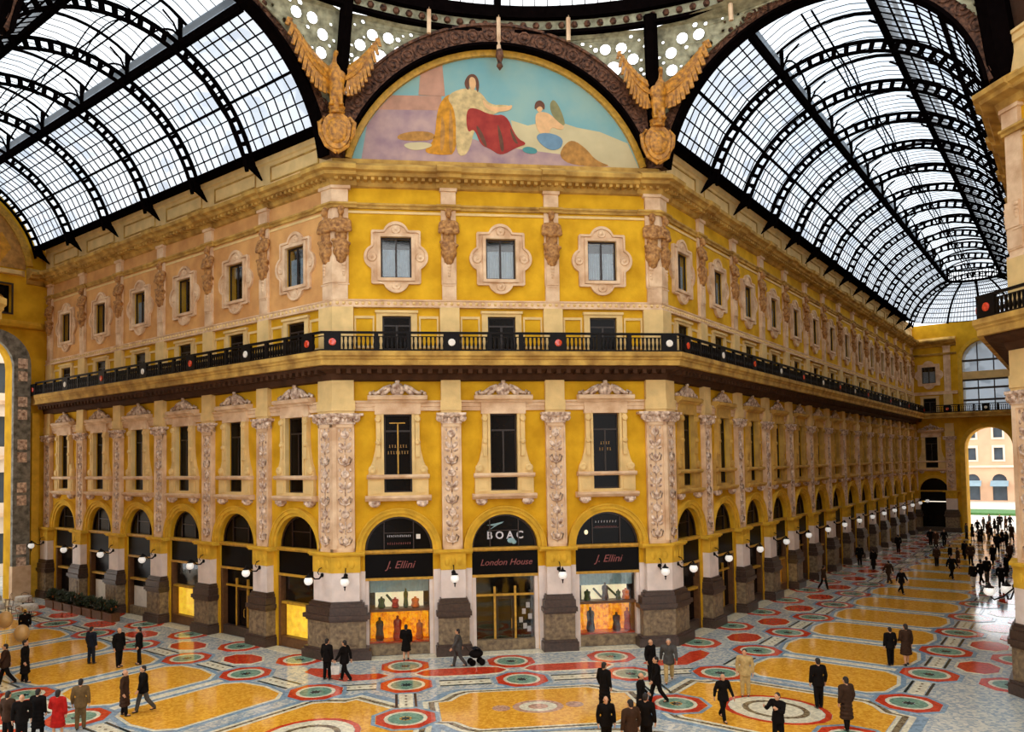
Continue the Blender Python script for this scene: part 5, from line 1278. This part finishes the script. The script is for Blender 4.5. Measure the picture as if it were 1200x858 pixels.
    hb = MB(); hb.ell(hc+Vector((0, .06, -.035)), (.08, .05, .06), 12, 8); kit['hair_low'] = blob(hb, .016, 2, .6, 'hair')
    kit['hat'] = MB().lathe([(.0, .17), (.07, .165), (.085, .12), (.09, .06), (.14, .05), (.145, .04), (.08, .035)], 16, tuple(hc)).mesh('hat', 'hat_dark', True)
    kit['eyes'] = EYES; kit['hc'] = hc
    for k, me in kit.items():
        if k != 'hc' and not me.materials: me.materials.append(M['skin'])
    return kit
KIT = {p: person_kit(p) for p in ('stand', 'walk', 'overcoat', 'womancoat', 'reach')}
def slot(o, ma): o.material_slots[0].link = 'OBJECT'; o.material_slots[0].material = M[ma]; return o
prnd = random.Random(11)
def person(x, y, pose, coat, low, face, head, label, group=None):
    k = KIT[pose]; o = put('person', k['person'], None, (x, y, .004), math.radians(face), label=label, cat='person', group=group)
    sc = prnd.uniform(.93, 1.02); o.scale = (sc*prnd.uniform(.98, 1.12), sc*1.05, sc)
    slot(put('coat', k['coat'], o), 'cloth_'+coat)
    if 'trousers' in k: slot(put('trousers', k['trousers'], o), 'cloth_'+low)
    slot(put('shoes', k['shoes'], o), 'shoe')
    slot(put('hair', k['hair_low' if head == 'bald' else 'hair'], o), 'hair_grey' if head == 'grey' else 'hair_dark')
    if head.startswith('hat'): slot(put('hat', k['hat'], o), 'hat_yellow' if head == 'hatyellow' else 'hat_dark')
    put('eyes', k['eyes'], o, k['hc']); return o
PEOPLE = [  # floor positions here and in CROWD computed from image pixels of the feet
  (-19.16, 1.0, 'stand', 'navy', 'navy', 150, 'hair', 'man in dark suit standing alone on an orange panel of the short arcade'),
  (-17.66, 0.13, 'stand', 'black', 'black', 60, 'bald', 'balding man in black suit facing another man, short arcade'),
  (-16.89, 0.44, 'stand', 'black', 'black', -80, 'hair', 'man in black suit facing a balding man, short arcade'),
  (-15.04, -7.09, 'overcoat', 'brown', 'black', 90, 'bald', 'balding man in long dark brown overcoat beside a striding man'),
  (-14.48, -6.8, 'walk', 'black', 'grey', -60, 'hair', 'striding man in black jacket and grey trousers'),
  (-17.15, -9.05, 'overcoat', 'black', 'black', 170, 'hair', 'person in black overcoat beside a red coat'),
  (-16.42, -9.3, 'womancoat', 'red', 'skin', 175, 'hair', 'woman in bright red coat'),
  (-16.05, -8.4, 'stand', 'tweed', 'tweed', 185, 'hair', 'man in brown tweed suit beside the red coat'),
  (-20.79, -1.78, 'overcoat', 'black', 'black', 100, 'hair', 'person in long black coat below tan balloons'),
  (-21.44, -2.05, 'walk', 'brown', 'black', -70, 'hair', 'person in dark brown jacket holding tan balloons'),
  (-24.48, 6.49, 'stand', 'black', 'black', 200, 'hatyellow', 'person in black with yellow hat near the planters'),
  (-17.9, -9.45, 'stand', 'brown', 'black', 160, 'hair', 'person in dark brown jacket behind a seated group by the red coat'),
  (-17.37, -9.69, 'stand', 'black', 'black', 20, 'bald', 'person in black jacket with bare head near the red coat'),
  (-4.79, -1.01, 'womancoat', 'black', 'skin', 180, 'hair', 'woman in dark coat looking into the orange lit shop window'),
  (-2.54, -2.62, 'walk', 'grey', 'grey', -100, 'hair', 'person in dark grey walking past the airline shop'),
  (-8.12, -3.6, 'stand', 'black', 'black', 140, 'hair', 'person in black by corner pier of the short arcade, holding a white bag'),
  (-7.38, -3.95, 'walk', 'black', 'black', -120, 'hair', 'person in black striding past corner pier of the short arcade'),
  (5.0, -6.2, 'stand', 'black', 'black', 30, 'bald', 'fair-headed man in black by corner pier of the long arcade'),
  (5.66, -6.5, 'walk', 'grey', 'tan', -20, 'grey', 'grey-haired person with pale trousers by corner pier of the long arcade'),
  (2.14, -9.55, 'overcoat', 'black', 'black', 120, 'hair', 'person in black overcoat standing on the tip of the rosette panel'),
  (1.17, -13.2, 'stand', 'black', 'black', 0, 'bald', 'person in black jacket before the overcoated one'),
  (3.07, -10.81, 'womancoat', 'black', 'skin', 60, 'bald', 'woman in short black coat beside the red ringed medallion'),
  (4.25, -9.02, 'walk', 'black', 'black', -90, 'hair', 'person in black stepping onto the red ringed medallion'),
  (2.38, -13.4, 'stand', 'black', 'black', 140, 'hair', 'person with large dark hair in black before the medallion'),
  (1.71, -13.98, 'stand', 'brown', 'black', 200, 'hair', 'person in dark brown low before the medallion'),
  (5.85, -11.2, 'walk', 'black', 'black', 10, 'bald', 'bald man in black suit walking across the orange panel'),
  (7.84, -8.7, 'stand', 'tan', 'tan', -30, 'hair', 'man in pale tan suit'),
  (9.76, -10.47, 'stand', 'black', 'black', 180, 'hair', 'man in black suit seen from behind beside the orange rosette'),
  (6.56, -13.65, 'reach', 'black', 'black', -60, 'hair', 'man in black with raised hands on the rosette'),
  (9.42, -12.73, 'overcoat', 'brown', 'black', 190, 'hair', 'person in dark brown overcoat near the rosette panel edge'),
  (15.85, -5.68, 'stand', 'black', 'black', 180, 'hair', 'man in black beside a woman on the orange panel, long arcade'),
  (16.5, -5.8, 'womancoat', 'brown', 'skin', 180, 'hair', 'woman in brown coat beside a man in black, long arcade'),
  (23.82, 12.9, 'walk', 'brown', 'black', 90, 'hair', 'person in brown jacket walking by the dark piers, long arcade'),
  (32.67, 20.71, 'overcoat', 'black', 'black', 170, 'hair', 'person in black coat walking near the piers, long arcade'),
  (33.12, 23.22, 'stand', 'black', 'black', 160, 'hair', 'person in black close against a pier, long arcade'),
  (41.64, 30.41, 'stand', 'black', 'black', 170, 'hair', 'lone person in black far along the piers, long arcade'),
  (29.55, 14.29, 'walk', 'brown', 'brown', 190, 'hair', 'person in brown beside one in black on the orange panels, long arcade'),
  (27.71, 10.31, 'walk', 'black', 'black', 10, 'hair', 'person in black jacket beside one in brown on the orange panels, long arcade'),
  (38.64, 21.36, 'stand', 'brown', 'black', 170, 'hair', 'stout person in dark brown, middle of the long arcade'),
  (40.37, 22.02, 'stand', 'black', 'black', 30, 'hair', 'person in black in a close group, middle of the long arcade'),
  (35.07, 15.09, 'walk', 'black', 'black', 0, 'hair', 'person in black stepping out before a close group, long arcade'),
  (39.53, 20.1, 'womancoat', 'brown', 'skin', 60, 'hair', 'woman in brown coat in a close group, middle of the long arcade'),
  (43.79, 24.64, 'overcoat', 'black', 'black', 180, 'hair', 'tall person in black overcoat, middle of the long arcade'),
  (41.92, 21.65, 'stand', 'brown', 'black', 160, 'hair', 'person in brown behind the close group, long arcade'),
  (34.04, 11.76, 'stand', 'black', 'white', 180, 'hair', 'person in black jacket and white trousers on the bright floor'),
  (35.6, 12.94, 'walk', 'black', 'black', 180, 'hat', 'person in black with hat beside white trousers'),
  (36.55, 13.52, 'stand', 'black', 'grey', 175, 'hat', 'person in black with hat and grey trousers on the bright floor'),
  (43.58, 21.25, 'overcoat', 'black', 'black', 180, 'hair', 'person in black overcoat alone on the bright floor'),
  (35.29, 10.76, 'stand', 'black', 'black', 120, 'hair', 'person in black in a dark cluster by the corner pier across the long arcade'),
  (39.66, 15.34, 'overcoat', 'black', 'black', 200, 'hair', 'person in black overcoat in a dark cluster by the corner pier across the long arcade'),
  (45.66, 21.86, 'stand', 'brown', 'black', 0, 'hair', 'person in brown in a dark cluster by the corner pier across the long arcade'),
]
CROWD = [(48.22, 34.77), (47.67, 33.31), (48.93, 33.77), (56.14, 39.7), (55.46, 38.01), (55.12, 36.3), (59.52, 40.71), (57.22, 37.52), (60.51, 40.43), (54.64, 33.05), (52.29, 29.82), (59.13, 36.99), (61.33, 44.39), (65.02, 47.9), (64.58, 45.68), (68.4, 49.35), (67.34, 47.2), (70.38, 50.03), (68.17, 50.7), (52.59, 33.6), (49.99, 28.27)]

for r in PEOPLE: person(*r)
for i, (x, y) in enumerate(CROWD):
    person(x, y, ('stand', 'overcoat', 'walk', 'stand', 'womancoat')[i % 5], ('black', 'brown', 'black', 'grey', 'black')[i % 5], 'black', prnd.uniform(0, 360), 'hat' if i % 6 == 4 else 'hair', 'dark clad person in the crowd under the far archway' if i > 2 else 'dark clad person before the far doorway of the long arcade', 'crowd under the far archway' if i > 2 else 'people before the far doorway')
# things people hold
def bag(x, y, z, label, c='cloth_white'):
    o = put('shopping_bag', MB().quadbox([(-.16,-.06,0),(.16,-.06,0),(.16,.06,0),(-.16,.06,0),(-.18,-.07,.34),(.18,-.07,.34),(.18,.07,.34),(-.18,.07,.34)]).mesh('shopping_bag', c), None, (x, y, z), label=label, cat='bag')
    MB().tube([(-.08, 0, .33), (-.07, 0, .46), (.07, 0, .46), (.08, 0, .33)], .012, 5).build('handle', c, o)
bag(-7.76, -3.95, .3, 'white shopping bag held beside corner pier of the short arcade')
for i, (x, y, z) in enumerate(((-21.75, -1.45, 2.6), (-21.1, -1.4, 2.0))):
    b = put('balloon', MB().ell((0, 0, 0), (.3, .3, .36), 16, 10).mesh('balloon', 'balloon', True), None, (x, y, z), label=('tan balloon floating highest above a man in brown jacket', 'tan balloon tied just below another one')[i], cat='balloon')
    MB().tube([(0, 0, -.36), (.05, .02, -.7), (.1, -.3, -1.0 if i else -1.4)], .006, 4).build('string', 'cloth_white', b); MB().lathe([(.01, -.35), (.035, -.4), (.0, -.41)], 8).build('knot', 'balloon', b)
# pram beside the walker at the airline shop
pr = put('pram', None, None, (-1.72, -2.4, .004), .2, label='small dark pram pushed past the airline shop', cat='pram')
mb = MB(); mb.ell((0, 0, .5), (.34, .2, .2), 12, 7); put('tub', blob(mb, .03, 2, .6, 'tub', 'cloth_black'), pr)
MB().arc(0, .55, .2, .24, .3, PI*.75, -.18, .18, 10).build('hood', 'cloth_navy', pr)
for x in (-.22, .22):
    for y in (-.18, .18): MB().lathe([(.13, -.015), (.15, -.015), (.15, .015), (.13, .015), (.13, -.015)], 14, (x, y, .15), 'y').build('wheel', 'rail_iron', pr)
MB().tube([(-.3, 0, .6), (-.5, 0, .85), (-.5, .12, .85), (-.5, -.12, .85)], .015, 5).build('handle', 'rail_iron', pr)

# ------------------------------------------------------------------ cafe tables and planters by the end of the short arcade
tt = MB(); tt.lathe([(.45, .74), (.45, .76)], 20); TOP = tt.mesh('table_top', 'white_paint')
CLO = MB().lathe([(0, .775), (.46, .77), (.48, .74), (.52+0, .45), (.5, .44)], 20).mesh('tablecloth', 'cloth_white', True)
LEG = MB().lathe([(.26, 0), (.24, .03), (.04, .06), (.03, .7), (.08, .74)], 12).mesh('pedestal', 'rail_iron')
spots = [(-29.6, 14.2), (-27.4, 13.6), (-31.9, 12.4), (-29.4, 11.6), (-32.0, 15.0), (-29.2, 16.9), (-31.4, 17.6)]
for i, (x, y) in enumerate(spots):
    o = put('cafe_table', None, None, (x, y, .001), label='round cafe table under white cloth beside the planters of the short arcade', cat='table', group='cafe tables in the short arcade'); put('table_top', TOP, o); put('pedestal', LEG, o)
    put('tablecloth', CLO, o)
seat = MB().lathe([(.2, .44), (.21, .46), (0, .47)], 14).mesh('seat', 'wood_brown'); lg = MB().tube([(.15, 0, .44), (.19, 0, 0)], .015, 5).mesh('leg', 'rail_iron'); bk = MB().tube([(-.18, .14, .45), (-.2, .2, .8), (0, .24, .88), (.2, .2, .8), (.18, .14, .45)], .018, 5).mesh('backrest', 'wood_brown')
for i, (x, y) in enumerate(spots):
    for k in range(2):
        a = 1.1+k*2.6+i*.9; o = put('cafe_chair', None, None, (x+.85*math.cos(a), y+.85*math.sin(a), .001), a-PI/2, label='small brown cafe chair pulled up to a white clothed table, short arcade', cat='chair', group='cafe chairs in the short arcade')
        put('seat', seat, o); put('backrest', bk, o)
        for q in range(4): put('leg', lg, o, (0, 0, 0), PI/4+q*PI/2)
rn = random.Random(3)
def leaves(n, rx, ry, rz, z, seed):
    r = random.Random(seed); mb = MB()
    for _ in range(n):
        a, b = r.uniform(0, 2*PI), r.uniform(-1, 1); q = r.uniform(.6, 1); c = Vector((rx*q*math.cos(a)*math.sqrt(1-b*b), ry*q*math.sin(a)*math.sqrt(1-b*b), z+rz*b*q))
        d = Vector((r.uniform(-1, 1), r.uniform(-1, 1), r.uniform(-.3, 1))).normalized()*.14; e = d.cross(Vector((0, 0, 1))).normalized()*.05; b0 = len(mb.v)
        mb.v += [tuple(c-d), tuple(c+e), tuple(c+d), tuple(c-e)]; mb.f.append((b0, b0+1, b0+2, b0+3))
    return mb
fol = [leaves(260, .5, .35, .4, .85, q).mesh('foliage', 'plant') for q in (1, 2)]
box = MB().box(-.55, .55, -.25, .25, 0, .5).box(-.58, .58, -.28, .28, .44, .5).mesh('trough', 'wood_brown')
flw = leaves(14, .42, .3, .35, .95, 9).mesh('flowers', 'garment_orange')
for i in range(7):
    x, y = -27.4+i*.92, 16.9-i*.92
    o = put('planter', None, None, (x, y, .001), -PI/4, label='dark leafy planter trough by the far piers of the short arcade', cat='planter', group='planters in the short arcade')
    put('trough', box, o); put('foliage', fol[i % 2], o); 
    if i % 3 == 0: put('flowers', flw, o)
